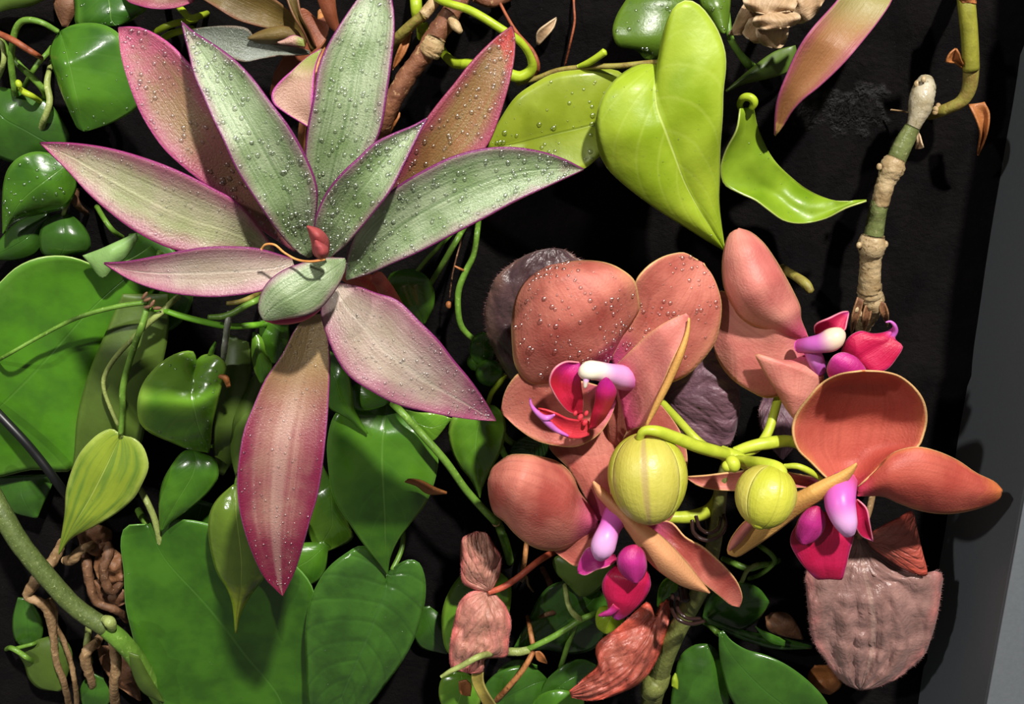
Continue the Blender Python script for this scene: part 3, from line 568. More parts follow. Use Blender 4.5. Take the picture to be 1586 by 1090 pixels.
tube(cn, 'cane_section', 'cane_grey', [(1434, 124, 18, 12), (1432, 134, 20, 17), (1428, 150, 22, 19), (1425, 168, 23, 18), (1418, 188, 24, 12), (1414, 198, 24, 11)], bumps=.08, n=30)
tube(cn, 'cane_section', 'cane_green', [(1414, 196, 24, 12), (1405, 212, 24, 14), (1396, 230, 24, 15), (1386, 252, 24, 15)], bumps=.05)
tube(cn, 'cane_section', 'cane_tan', [(1389, 244, 24, 15), (1384, 254, 24, 20), (1380, 264, 24, 19), (1374, 278, 24, 15), (1368, 296, 24, 14), (1363, 316, 23, 14)], bumps=.18, n=26)
tube(cn, 'cane_section', 'cane_green', [(1364, 310, 23, 13.8), (1360, 325, 23, 14), (1357, 340, 22, 14.5), (1352, 372, 22, 15)], bumps=.05)
tube(cn, 'cane_section', 'cane_tan', [(1353, 364, 22, 17), (1351, 374, 22, 22), (1350, 384, 22, 21), (1349, 396, 21, 17), (1347, 430, 20, 17), (1346, 450, 19, 18)], bumps=.12, n=34)
tube(cn, 'cane_section', 'cane_tan', [(1346, 444, 19, 18), (1348, 458, 18, 20), (1350, 472, 17, 18), (1343, 490, 12, 15), (1336, 508, 4, 11), (1332, 520, -2, 8)], bumps=.25, n=34)
for x, y, h in ((1430, 123, 24), (1420, 130, 22), (1442, 131, 22), (1362, 258, 26), (1398, 262, 26), (1330, 380, 24), (1371, 378, 24), (1326, 478, 20), (1333, 486, 20)):
    blob(cn, 'node_bump', 'cane_tan', (x, y), 4.5, 5.5, h, nu=8, nv=10, crumple=.2)
leaf(cn, 'dried_sheath', 'dry_cream', [(1420, 200), (1420, 215), (1417, 230)], [(1424, 206), (1428, 222), (1430, 229), (1419, 231)], [24, 24, 22], cup=1, n=10, m=3)
for a, b in (((1332, 460), (1318, 520)), ((1365, 465), (1375, 505)), ((1345, 470), (1338, 515))):
    leaf(cn, 'dried_sheath', 'dry_brown', [(a[0] - 4, a[1]), ((a[0] + b[0]) / 2 - 6, (a[1] + b[1]) / 2), b], [(a[0] + 6, a[1] + 4), ((a[0] + b[0]) / 2 + 6, (a[1] + b[1]) / 2), b], [21, 20, 12], cup=1, crumple=.8, n=12, m=3)

# ------------------------------------------------------------------ orchid
HO = 12.0
orc = thing('orchid', 'coral orange moth orchid with magenta lips, two green buds and four flowers', 'orchid', (1000, 1100, 0))
tube(orc, 'flower_spike', 'spike', [(1002, 1125, -2, 15), (1012, 1075, 12, 16), (1034, 1008, 22, 15), (1060, 955, 28, 14), (1088, 905, 32, 13), (1104, 850, 36, 12), (1112, 800, 40, 11), (1118, 750, 44, 11), (1132, 708, 46, 11)], n=70, bumps=.05)
tube(orc, 'spike_node', 'spike', [(1006, 1072, 16, 15), (1013, 1062, 18, 19), (1020, 1054, 18, 17), (1026, 1042, 18, 14)])
tube(orc, 'spike_tip', 'pedicel', [(1116, 700, 46, 11), (1132, 706, 48, 12), (1150, 714, 50, 11), (1158, 722, 51, 9)], bumps=.1)
def flower(lb):
    return part_empty('flower', orc, lb)
PD = (.10, .55)
# upper right, turned away
f3 = flower('coral flower turned sideways, its lip pointing right')
tube(f3, 'pedicel', 'pedicel', [(1140, 705, 46, 8), (1172, 693, 44, 8), (1188, 672, 40, 7.5), (1199, 640, 36, 7), (1206, 615, 32, 7), (1225, 570, 30, 8), (1245, 540, 33, 8)])
leaf(f3, 'petal', 'petal_rose', [(1250, 528), (1200, 505), (1160, 480), (1130, 455), (1114, 451), (1107, 466)], [(1256, 545), (1228, 592), (1205, 613), (1183, 615), (1163, 606), (1138, 590), (1118, 567), (1106, 540), (1102, 500)],
     [36, 40, 38, 32], cup=3, cupR=-3, wave=1, n=36)
leaf(f3, 'sepal', 'petal_rose', [(1243, 528), (1211, 519), (1186, 509), (1161, 501), (1145, 489), (1130, 464), (1122, 445), (1119, 423), (1121, 390), (1130, 363), (1143, 354)],
     [(1252, 522), (1240, 493), (1239, 476), (1229, 453), (1213, 423), (1198, 398), (1181, 375), (1161, 359), (1144, 354)], [38, 48, 52, 47, 38], cup=-9, cupR=-7, wave=1, wf=1.5, n=36)
leaf(f3, 'petal', 'petal_rose', [(1245, 550), (1226, 558), (1201, 556), (1170, 549), (1175, 560), (1183, 575), (1201, 603), (1215, 628), (1233, 652)], [(1262, 552), (1272, 570), (1275, 588), (1264, 605), (1250, 625), (1242, 640), (1234, 652)],
     [42, 48, 48, 44], cup=-3, n=34, label='petal folded towards the spike')
tube(f3, 'column', 'column_cream', [(1238, 536, 44, 11), (1255, 534, 48, 13), (1270, 532, 50, 15), (1286, 527, 51, 18), (1296, 520, 51, 16), (1303, 514, 50, 9)], n=26)
tube(f3, 'column_foot', 'lip_tendril', [(1255, 540, 46, 12), (1263, 556, 46, 13), (1268, 575, 44, 11)])
leaf(f3, 'side_lobe', 'lip_magenta', [(1262, 517), (1262, 504), (1285, 492), (1305, 483), (1314, 482)], [(1275, 518), (1295, 514), (1308, 512), (1312, 498), (1315, 484)], [42, 46, 44], cup=2, n=18)
leaf(f3, 'lip', 'lip_magenta', [(1300, 562), (1305, 540), (1315, 522), (1332, 513), (1352, 517), (1373, 514), (1384, 507)], [(1315, 582), (1345, 579), (1373, 572), (1388, 555), (1398, 536), (1387, 527), (1386, 510)], [42, 46, 46, 44], cup=-5, cupR=-1, fold=3, n=26)
tube(f3, 'lip_tendril', 'lip_tendril', [(1382, 522, 44.5, 4), (1387, 512, 45, 4), (1385, 503, 46, 3), (1379, 498, 46, 2), (1372, 499, 46, 1.2)])
leaf(f3, 'side_lobe', 'lip_violet', [(1285, 586), (1281, 570), (1290, 552), (1305, 546), (1323, 552)], [(1300, 592), (1325, 588), (1341, 576), (1326, 553)], [50, 54, 52], cup=-2, n=18)
# large flower
f1 = flower('largest coral flower, wet with drops')
tube(f1, 'pedicel', 'pedicel', [(1125, 705, 45, 8), (1090, 690, 36, 7), (1040, 640, 32, 7), (990, 590, 36, 7), (950, 570, 42, 7)])
leaf(f1, 'petal', 'petal_coral', [(946, 556), (967, 512), (990, 475), (983, 440), (1000, 415), (1025, 398), (1045, 392), (1060, 391), (1081, 403)], [(960, 585), (1000, 604), (1040, 592), (1065, 580), (1088, 557), (1106, 532), (1115, 501), (1117, 471), (1113, 451), (1103, 426), (1090, 408)],
     [44, 46, 46, 40], M=[(952, 570), (1010, 520), (1055, 460), (1086, 405)], cup=2, cupR=-4, wave=1.2, wf=2, n=40, m=11, drops=(240, .12, .85), dpar=f1)
leaf(f1, 'sepal', 'petal_coral', [(942, 602), (900, 590), (860, 588), (830, 588), (806, 577), (790, 592), (780, 612), (776, 634)], [(955, 622), (945, 648), (930, 670), (910, 685), (890, 692), (860, 690), (830, 682), (800, 662), (780, 643)],
     [44, 46, 46, 44], cup=2, cupR=3, n=34, m=10, drops=(160, .08, .3), dpar=f1)
leaf(f1, 'sepal', 'petal_coral', [(940, 590), (940, 640), (944, 680), (962, 704)], [(985, 585), (1004, 630), (1000, 672), (965, 705)], [44, 44, 38], cup=-3, n=24)
leaf(f1, 'petal', 'petal_coral', [(930, 570), (900, 582), (870, 592), (848, 593), (826, 594), (811, 585), (798, 565), (794, 537), (793, 501), (797, 471), (806, 448), (823, 428), (848, 413)],
     [(942, 562), (948, 550), (967, 514), (989, 480), (988, 458), (982, 434), (960, 416), (937, 407), (901, 404), (876, 407), (850, 412)],
     [46, 57, 63, 60, 48], cup=-13, cupR=-9, wave=1.2, wf=2, n=44, m=12, drops=(420, .12, .85), dpar=f1)
leaf(f1, 'sepal', 'petal_rose', [(948, 572), (975, 545), (1005, 517), (1035, 497), (1063, 485)], [(972, 668), (1000, 656), (1020, 612), (1040, 562), (1060, 520), (1068, 492)], [48, 56, 60, 58], M=[(955, 590), (990, 580), (1030, 535), (1066, 488)], cup=-2, cupR=2, n=34, m=10, label='front sepal standing edge-on')
leaf(f1, 'rolled_edge', 'petal_edge', [(1000, 658), (1013, 626), (1031, 588), (1050, 545), (1062, 515), (1067, 492)], [(1001, 662), (1023, 624), (1041, 590), (1058, 550), (1067, 515), (1068, 493)], [60, 62, 63, 60], cup=-1, n=28, m=4, label='pale yellow back of the rolled sepal edge')
tube(f1, 'column', 'column_white', [(974, 586, 48, 20), (957, 583, 54, 19), (940, 578, 60, 16), (924, 574, 63, 15), (911, 574, 64, 15), (903, 580, 63, 10)], n=28)
tube(f1, 'rostellum', 'column_white', [(912, 578, 64, 6), (908, 588, 65, 5), (906, 600, 65, 2.5)], n=10)
leaf(f1, 'side_lobe', 'lip_red', [(893, 642), (881, 638), (869, 626), (859, 611), (851, 593), (853, 580), (861, 568), (876, 560), (897, 561)], [(902, 640), (903, 620), (900, 595), (899, 575), (898, 562)], [54, 58, 60, 58], cup=4, cupR=-1, n=26)
leaf(f1, 'side_lobe', 'lip_red', [(913, 664), (916, 645), (922, 623), (924, 603), (930, 591), (939, 584)], [(922, 662), (937, 646), (949, 623), (954, 606), (949, 594), (941, 585)], [58, 63, 66, 66], cup=-3, n=24)
leaf(f1, 'lip', 'lip_floor', [(912, 652), (880, 648), (862, 640), (845, 634), (833, 632)], [(912, 674), (895, 679), (871, 674), (854, 661), (840, 648), (833, 634)], [56, 60, 62, 62], cup=2, n=24)
tube(f1, 'lip_tendril', 'lip_tendril', [(821, 617, 66, 1.4), (823, 627, 66, 2.6), (832, 639, 66, 4), (843, 647, 65, 5), (852, 646, 65, 4), (859, 642, 66, 1.5)])
tube(f1, 'lip_tendril', 'lip_tendril', [(838, 645, 65, 4), (850, 656, 64, 5), (862, 666, 63, 4), (880, 675, 62, 2)])
for x, y, r in ((899, 646, 8), (906, 654, 8), (891, 640, 6), (908, 640, 6)):
    blob(f1, 'callus', 'lip_floor', (x, y), r * .55, r * .8, 59, ang=20, nu=8, nv=10, crumple=.2)
# lower flower
f2 = flower('lower coral flower with its deep magenta lip hanging down')
tube(f2, 'pedicel', 'pedicel', [(1118, 745, 40, 8), (1110, 775, 38, 9), (1095, 792, 38, 10), (1068, 800, 38, 10), (1040, 801, 38, 9), (990, 800, 40, 8), (950, 800, 44, 8)])
leaf(f2, 'petal', 'petal_coral', [(950, 800), (945, 740), (975, 660), (1000, 630), (1022, 626)], [(985, 818), (1018, 812), (1038, 805), (1053, 772), (1064, 727), (1064, 700), (1055, 671), (1043, 651), (1024, 627)], [42, 43, 40], cup=1, n=32, m=10)
leaf(f2, 'sepal', 'petal_coral', [(926, 806), (905, 768), (880, 725), (850, 690), (866, 655), (900, 636)], [(948, 806), (950, 760), (956, 720), (958, 680), (948, 650), (905, 636)], [43, 42, 38, 34], cup=-1, n=32)
leaf(f2, 'sepal', 'petal_coral', [(928, 812), (890, 832), (866, 848), (859, 853)], [(934, 832), (915, 862), (893, 877), (874, 866), (860, 855)], [44, 46, 44], cup=1, n=22)
leaf(f2, 'petal', 'petal_coral', [(926, 804), (912, 782), (896, 760), (889, 742), (879, 727), (861, 714), (841, 708), (816, 704), (790, 705), (775, 714), (763, 725), (757, 742)],
     [(926, 818), (918, 823), (897, 835), (874, 849), (853, 852), (833, 849), (815, 840), (798, 826), (780, 806), (766, 795), (759, 775), (756, 748)], [48, 58, 61, 48], cup=-11, cupR=-11, wave=1.0, n=40, m=11, drops=(320, .07, .22), dpar=f2)
leaf(f2, 'petal', 'petal_coral', [(1000, 808), (1038, 808), (1062, 832), (1088, 846), (1109, 864), (1129, 884), (1144, 905), (1150, 926), (1146, 939)], [(1000, 822), (1035, 842), (1062, 870), (1085, 899), (1103, 914), (1118, 926), (1132, 937), (1145, 940)], [42, 48, 48, 44], cup=2, n=32)
leaf(f2, 'petal', 'petal_back', [(918, 746), (924, 765), (938, 782), (956, 802), (974, 825), (991, 850), (1009, 873), (1029, 890), (1059, 908), (1099, 918)], [(919, 745), (932, 755), (956, 776), (985, 803), (1015, 823), (1035, 840), (1062, 870), (1085, 899), (1099, 917)], [56, 60, 60, 54], cup=-4, cupR=-5, n=34, label='pale apricot back of the folded petal')
tube(f2, 'column', 'column_violet', [(964, 784, 46, 22), (954, 799, 53, 20), (944, 818, 58, 17), (937, 836, 61, 19), (933, 848, 61, 19), (929, 860, 59, 11)], n=28)
leaf(f2, 'side_lobe', 'lip_violet', [(953, 858), (930, 858), (912, 847), (900, 863), (894, 882)], [(956, 868), (940, 878), (925, 882), (906, 891), (896, 888)], [52, 55, 54], cup=-1, cupR=2, n=20)
leaf(f2, 'lip', 'lip_magenta', [(965, 868), (945, 883), (934, 900), (934, 915), (941, 932), (944, 948), (952, 957)], [(995, 870), (1004, 888), (1007, 907), (997, 928), (983, 943), (968, 955), (956, 960)], [52, 58, 58, 54], cup=-4, n=28, m=9)
leaf(f2, 'lip_fork', 'lip_violet', [(950, 935), (942, 944), (934, 948), (927, 953)], [(960, 942), (954, 948), (944, 953), (928, 954)], [57, 57, 56], cup=-1, n=12, m=4)
leaf(f2, 'side_lobe', 'lip_violet', [(984, 843), (968, 848), (957, 862), (958, 879), (968, 893), (984, 903)], [(988, 845), (997, 855), (1001, 879), (996, 893), (986, 903)], [62, 66, 64], cup=-4, n=22)
# right flower
f4 = flower('orange flower beside the metal frame with a round hooded petal')
tube(f4, 'pedicel', 'pedicel', [(1138, 700, 46, 8), (1160, 692, 46, 9), (1190, 686, 45, 10), (1228, 684, 42, 9), (1262, 705, 40, 8), (1296, 745, 44, 8)])
tube(f4, 'pedicel', 'pedicel', [(1215, 722, 50, 4), (1235, 722, 52, 5), (1256, 731, 52, 5), (1274, 744, 50, 3.5)])
leaf(f4, 'sepal', 'petal_coral', [(1285, 742), (1240, 735), (1190, 727), (1134, 731), (1093, 736), (1064, 738)], [(1280, 760), (1240, 755), (1190, 759), (1140, 760), (1106, 758), (1081, 752), (1064, 741)], [46, 47, 46], cup=2, n=28)
leaf(f4, 'petal', 'petal_orange', [(1305, 760), (1278, 738), (1256, 716), (1235, 695), (1227, 667), (1232, 643), (1250, 618), (1272, 594), (1299, 580), (1335, 574)],
     [(1325, 757), (1357, 729), (1380, 708), (1422, 692), (1431, 673), (1436, 649), (1432, 624), (1419, 603), (1394, 583), (1370, 576), (1340, 574)], [52, 44, 42, 50, 66], cup=11, cupR=10, n=44, m=12)
leaf(f4, 'sepal', 'petal_orange', [(1328, 756), (1364, 722), (1382, 702), (1419, 692), (1449, 698), (1483, 713), (1511, 732), (1541, 747), (1552, 759)], [(1328, 768), (1367, 768), (1391, 778), (1425, 790), (1468, 795), (1514, 787), (1547, 772), (1552, 760)], [54, 59, 59, 53, 46], cup=-5, cupR=-9, wave=.6, n=40, m=10)
leaf(f4, 'petal', 'petal_edge', [(1327, 717), (1299, 732), (1272, 744), (1235, 762), (1200, 775), (1170, 795), (1149, 811), (1131, 836), (1126, 851)], [(1327, 720), (1315, 741), (1284, 765), (1235, 798), (1201, 824), (1161, 851), (1140, 862), (1127, 857)], [62, 62, 58, 54], cup=-3, cupR=-3, n=36, label='pale yellow petal seen from its back')
leaf(f4, 'rolled_edge', 'petal_rose', [(1168, 800), (1150, 813), (1133, 836), (1128, 851)], [(1172, 806), (1156, 828), (1140, 846), (1129, 853)], [60, 60, 57], cup=-2, n=16, m=4)
tube(f4, 'column', 'column_violet', [(1308, 746, 54, 20), (1303, 762, 60, 23), (1301, 778, 63, 24), (1305, 795, 65, 22), (1310, 810, 66, 18), (1314, 824, 65, 11)], n=30)
leaf(f4, 'lip', 'lip_magenta', [(1262, 792), (1240, 805), (1226, 825), (1224, 840), (1234, 861), (1251, 883), (1268, 897), (1281, 891)], [(1318, 795), (1322, 830), (1316, 852), (1309, 880), (1303, 897), (1294, 895), (1283, 890)], [54, 57, 56, 52], cup=-3, fold=2, n=30, m=9)
leaf(f4, 'side_lobe', 'lip_violet', [(1265, 783), (1250, 789), (1236, 807), (1233, 829), (1243, 842)], [(1268, 784), (1277, 799), (1276, 818), (1263, 836), (1245, 843)], [61, 64, 62], cup=-3, n=22)
leaf(f4, 'side_lobe', 'lip_magenta', [(1325, 773), (1322, 800), (1332, 828), (1351, 838)], [(1328, 773), (1342, 787), (1347, 810), (1352, 837)], [60, 61, 58], cup=2, n=20)
# buds
def bud(lb, c, rx, ry, h, ang, roll, mats, ped, taper):
    b = part_empty('bud', orc, lb)
    for i in range(3):
        blob(b, 'bud_sepal', mats[i], c, rx * (1 if i else 1.012), ry, h, ang, depth=rx * .95, sector=(i * 120 - 4, i * 120 + 124), roll=roll, seam=.10, taper=taper, nu=24, nv=14)
    tube(b, 'pedicel', 'pedicel', ped)
    return b
bud('large plump yellow-green bud with a blush seam', (1003, 741), 62, 72, 62, -4, 40, ('bud_blush', 'bud_green', 'bud_green'),
    [(1128, 704, 48, 9), (1108, 699, 52, 10), (1080, 691, 56, 10), (1045, 677, 60, 9.5), (1015, 667, 63, 8.5), (996, 668, 63, 7), (990, 680, 62, 6)], .06)
bud('smaller lime bud with a pinched end', (1187, 769), 48, 50, 70, 14, 20, ('bud_green', 'bud_blush', 'bud_green'),
    [(1140, 712, 50, 8), (1158, 715, 56, 9), (1182, 718, 64, 10), (1206, 728, 68, 12), (1208, 740, 70, 12)], .05)
b2 = orc.children[-1]
blob(b2, 'bud_tip', 'bud_green', (1176, 808), 14, 12, 74, ang=10, nu=12, nv=14)
b3 = part_empty('bud', orc, 'tiny green bud at the end of the spike')
blob(b3, 'bud_scale', 'pedicel', (1135, 718), 14, 11, 60, ang=70, nu=14, nv=14)
blob(b3, 'bud_scale', 'pedicel', (1126, 722), 9, 8, 60, ang=70, nu=12, nv=12)
# clips on the spike
for lb, rings, blk in (
    ('dark brown plant clip on the spike behind the small bud', [[(1072, 806, 46), (1074, 824, 50), (1092, 836, 53), (1114, 830, 52), (1124, 812, 48), (1120, 796, 42)], [(1078, 800, 44), (1084, 818, 50), (1098, 825, 53), (1112, 818, 51), (1116, 802, 46)]], (1100, 812, 40)),
    ('dark brown plant clip low on the spike above the crumpled red leaf', [[(1042, 920, 34), (1040, 940, 40), (1050, 958, 46), (1070, 966, 46), (1090, 962, 40)], [(1050, 925, 36), (1050, 944, 44), (1064, 957, 47), (1084, 958, 42)]], (1060, 918, 34))):
    c_ = thing('plant_clip', lb, 'plant clip', blk)
    for r_ in rings: tube(c_, 'clip_ring', 'clip_plastic', r_, 3.2)
    tube(c_, 'clip_handle', 'clip_plastic', [(blk[0] - 2, blk[1] - 10, blk[2] - 6, 8), (blk[0] + 2, blk[1] + 12, blk[2] - 2, 9)], flat=.6)

HO = 0.0
# ------------------------------------------------------------------ hairy begonias
def beg(label, at): return thing('begonia', label, 'plant', at)
q = beg('dark brown puckered hairy leaf peeping out behind the largest orchid flower', (850, 600, 0))
leaf(q, 'leaf', 'begonia_dark', [(845, 610), (800, 595), (778, 567), (763, 537), (753, 507), (751, 481), (758, 454), (770, 428), (796, 406), (823, 392), (851, 385)], [(870, 600), (925, 560), (942, 500), (930, 440), (905, 406), (894, 400), (876, 388), (855, 385)], [28, 38, 42, 38], cup=-5, crumple=1.6, cs=130, pleat=.7, n=40, m=12, hair=(420, 40, 1.6), drops=(120, .08, .4))
tube(q, 'petiole', 'red_stem', [(850, 640, -2, 5), (852, 620, 14, 5), (857, 605, 28, 5)])
q = beg('dusty plum hairy leaf between the largest orchid flower and the sideways one', (1020, 600, 0))
leaf(q, 'leaf', 'begonia_plum', [(1010, 600), (1035, 580), (1062, 560), (1095, 542), (1122, 558), (1140, 588), (1146, 622)], [(1010, 615), (1030, 650), (1060, 676), (1098, 688), (1128, 690), (1141, 660), (1146, 625)], [28, 40, 42, 36], cup=-3, crumple=1.2, cs=130, pleat=.6, n=34, m=12, hair=(380, 120, 1.3))
leaf(q, 'leaf', 'begonia_plum', [(1182, 612), (1175, 640), (1185, 680), (1210, 710)], [(1230, 600), (1245, 640), (1240, 680), (1212, 712)], [6, 12, 10], cup=-2, crumple=1, n=22, hair=(80, 16, 1.2))
tube(q, 'petiole', 'red_stem', [(1000, 640, -2, 5), (1004, 620, 14, 5), (1012, 606, 28, 5)])
q = beg('faded pink bow-shaped crumpled leaf on a red petiole', (860, 855, 0))
leaf(q, 'leaf', 'begonia_pink', [(756, 916), (735, 912), (717, 902), (714, 875), (714, 855), (717, 833), (735, 824)], [(760, 914), (766, 905), (774, 887), (776, 861), (765, 845), (752, 825), (738, 823)], [36, 40, 38], cup=-3, crumple=1.8, cs=150, pleat=.8, n=28, m=10, hair=(160, 40, .8))
leaf(q, 'leaf', 'begonia_pink', [(754, 914), (730, 916), (712, 932), (704, 961), (698, 990), (696, 1010), (700, 1034), (723, 1041)], [(760, 914), (782, 937), (792, 964), (788, 990), (785, 1016), (768, 1018), (750, 1020), (748, 1040), (726, 1042)], [36, 42, 42, 38], M=[(757, 915), (752, 950), (740, 1000), (725, 1042)], cup=-4, crumple=2, cs=140, pleat=1.0, n=34, m=11, hair=(240, 60, .8))
tube(q, 'petiole', 'red_stem', [(757, 917, 36, 4.5), (775, 911, 36, 5), (800, 896, 34, 5), (835, 868, 28, 5), (862, 852, 12, 5), (875, 845, -2, 5)])
q = beg('crumpled red and tan leaf under the hanging magenta lip', (1018, 955, 0))
leaf(q, 'leaf', 'begonia_red', [(1014, 957), (1004, 932), (988, 944), (956, 972), (926, 996), (923, 1012), (927, 1028), (906, 1049), (882, 1070)], [(1020, 955), (1034, 926), (1038, 946), (1030, 987), (1018, 1019), (997, 1052), (962, 1072), (918, 1085), (886, 1080)], [36, 42, 43, 38], M=[(1018, 956), (996, 1000), (952, 1045), (883, 1074)], cup=-5, cupR=-6, crumple=2.6, cs=150, pleat=1.2, n=38, m=12, hair=(220, 120, .8), drops=(260, .06, .3))
tube(q, 'petiole', 'red_stem', [(1016, 957, 36, 4), (1024, 940, 28, 4), (1034, 910, 14, 4), (1040, 890, -2, 4)])
q = beg('large dusty mauve hairy leaf hanging beside the metal frame', (1330, 815, 0))
leaf(q, 'leaf', 'begonia_mauve', [(1326, 830), (1300, 862), (1270, 870), (1249, 884), (1249, 911), (1252, 946), (1258, 987), (1275, 1017), (1304, 1055), (1330, 1068)],
     [(1332, 832), (1349, 846), (1369, 861), (1395, 879), (1434, 891), (1448, 883), (1459, 890), (1457, 917), (1451, 955), (1442, 987), (1431, 1014), (1407, 1037), (1381, 1055), (1351, 1066), (1335, 1068)],
     [28, 36, 38, 34, 28], M=[(1329, 831), (1338, 880), (1352, 950), (1350, 1010), (1333, 1068)], cup=-6, cupR=-4, crumple=2.0, cs=150, pleat=1.6, pk=8, n=46, m=14, hair=(560, 40, 1.3), drops=(220, .08, .34))
leaf(q, 'rolled_lobe', 'begonia_red', [(1340, 831), (1365, 815), (1390, 803), (1413, 792), (1416, 822)], [(1348, 845), (1372, 862), (1400, 880), (1435, 891), (1425, 850), (1417, 824)], [34, 40, 38], cup=3, cupR=-1, crumple=.8, n=26, m=9, hair=(160, 60, 1.2), label='reddish rolled lobe showing its underside')
tube(q, 'petiole', 'tan_root', [(1328, 836, 28, 6), (1336, 815, 26, 6), (1346, 790, 20, 5), (1352, 760, 8, 5), (1354, 740, -2, 5)])

# ------------------------------------------------------------------ glossy green vines on the left
va = thing('philodendron', 'glossy green heart leaf on tangled pale stems above the purple leaf tip', 'plant', (60, 60, 0))
leaf(va, 'leaf', 'green', [(93, 49), (85, 61), (78, 79), (80, 97), (86, 114), (95, 141), (104, 163), (115, 187), (121, 198), (131, 203)], [(95, 48), (114, 39), (139, 36), (161, 39), (179, 48), (200, 70), (222, 105), (230, 140), (212, 167), (189, 182), (162, 194), (133, 203)],
     [22, 30, 32, 28], M=[(94, 49), (105, 90), (118, 150), (131, 203)], cup=-7, cupR=-3, fold=2, crumple=.6, cs=60, n=40, m=11, drops=(40, .1, .5))
leaf(va, 'leaf', 'green', [(112, -35), (117, 10), (119, 38), (150, 43), (181, 39)], [(205, -35), (227, 12), (211, 25), (196, 35), (183, 39)], [14, 20, 20], cup=-5, crumple=.6, cs=60, n=26, drops=(30, .1, .5))
leaf(va, 'leaf', 'dry_brown', [(80, -25), (86, 15), (97, 41)], [(119, -25), (118, 15), (104, 42)], [6, 9, 8], cup=-2, n=16)
leaf(va, 'leaf', 'olive', [(-15, 10), (10, -10), (50, -20), (85, -15)], [(-15, 22), (15, 14), (50, 8), (84, -10)], [6, 10, 10], cup=-2, n=16)
tube(va, 'stem', 'green_stem', [(28, 160, -2, 5), (24, 145, 14, 5), (20, 121, 18, 5), (17, 94, 20, 5), (20, 64, 22, 5), (25, 44, 23, 5), (34, 33, 24, 5), (48, 31, 25, 5), (67, 36, 25, 4.5), (90, 49, 23, 4)], n=50)
tube(va, 'stem', 'pale_stem', [(-8, 40, -2, 4), (0, 58, 16, 4), (6, 82, 18, 4), (4, 103, 18, 4), (-6, 126, 10, 4)])
tube(va, 'stem', 'green_stem', [(4, 66, 0, 5), (12, 79, 12, 5), (30, 101, 16, 5), (50, 120, 16, 5), (67, 139, 14, 5), (74, 158, 6, 5), (76, 170, -2, 5)])
tube(va, 'stem', 'green_stem', [(80, 74, -2, 4), (74, 82, 8, 4), (60, 97, 11, 4), (47, 117, 10, 4), (38, 134, -2, 4)])
tube(va, 'stem', 'rust_stem', [(-10, 48, 20, 4), (0, 53, 22, 5), (20, 62, 25, 5), (42, 76, 25, 5), (60, 87, 20, 4), (68, 92, -2, 3)])
tube(va, 'stem', 'pale_stem', [(80, 96, -2, 4), (76, 110, 10, 4), (73, 130, 14, 5), (77, 156, 17, 5), (72, 176, 18, 5), (66, 192, 16, 5), (63, 218, 6, 4.5), (63, 228, -2, 4)])
tube(va, 'stem', 'lime_stem', [(32, 138, 15, 4), (38, 143, 18, 5), (50, 149, 18, 4.5), (62, 157, 12, 4)])
blob(va, 'leaf_scale', 'lime_stem', (29, 130), 5, 7, 20, ang=-20, nu=8, nv=10)
tube(va, 'stem', 'lime_stem', [(255, -20, -2, 5), (268, 0, 10, 5), (282, 16, 14, 5.5), (294, 27, 15, 5), (312, 24, 12, 5), (322, 20, -2, 4)])
tube(va, 'stem', 'lime_stem', [(225, 62, -2, 4), (247, 46, 12, 5), (268, 37, 14, 5), (292, 32, 8, 5), (304, 30, -2, 5)])
tube(va, 'stem', 'lime_stem', [(240, 70, -2, 4), (260, 55, 8, 5), (284, 47, 10, 5), (300, 44, -2, 5)])

vb = thing('philodendron', 'cluster of dark green leaves, one shining wet, above the very broad smooth leaf', 'plant', (60, 250, 0))
leaf(vb, 'leaf', 'green_plain', [(-15, 132), (20, 139), (60, 148), (78, 160), (96, 187), (107, 212), (100, 226)], [(-25, 160), (-25, 225), (20, 252), (60, 252), (98, 230)], [10, 15, 15, 12], cup=-4, n=28, m=9)
leaf(vb, 'leaf', 'green', [(100, 246), (68, 236), (50, 236), (28, 245), (13, 262), (6, 285), (4, 320), (5, 361)], [(112, 262), (118, 290), (101, 320), (76, 328), (38, 337), (15, 348), (6, 362)], [20, 26, 24, 18], M=[(108, 252), (70, 280), (30, 315), (5, 361)], cup=-3, cupR=-8, crumple=.7, cs=90, n=32, m=10, drops=(150, .1, .6))
leaf(vb, 'leaf', 'green_plain', [(76, 329), (45, 335), (20, 350), (0, 372), (-15, 392)], [(78, 340), (68, 368), (56, 392), (30, 402), (-10, 402)], [8, 13, 10], cup=-3, n=22)
leaf(vb, 'leaf', 'green_plain', [(98, 329), (76, 338), (63, 358), (62, 381), (68, 394), (90, 400)], [(100, 329), (114, 336), (131, 353), (140, 374), (137, 388), (96, 400)], [12, 18, 14], cup=-4, n=22)
tube(vb, 'stem', 'pale_stem', [(112, 300, -2, 3), (106, 312, 10, 3.5), (101, 322, 16, 3.5), (98, 332, 13, 3)])
tube(vb, 'stem', 'brown_stem', [(118, 296, -2, 5), (115, 308, 10, 7), (122, 320, 8, 5), (134, 330, -2, 4)], bumps=.2)
tube(vb, 'stem', 'green_stem', [(150, 320, -2, 4), (162, 340, 6, 4), (176, 358, 6, 4), (190, 368, -2, 4)])
tube(vb, 'stem', 'green_stem', [(60, 236, -2, 4), (80, 240, 12, 4), (104, 250, 20, 4)])

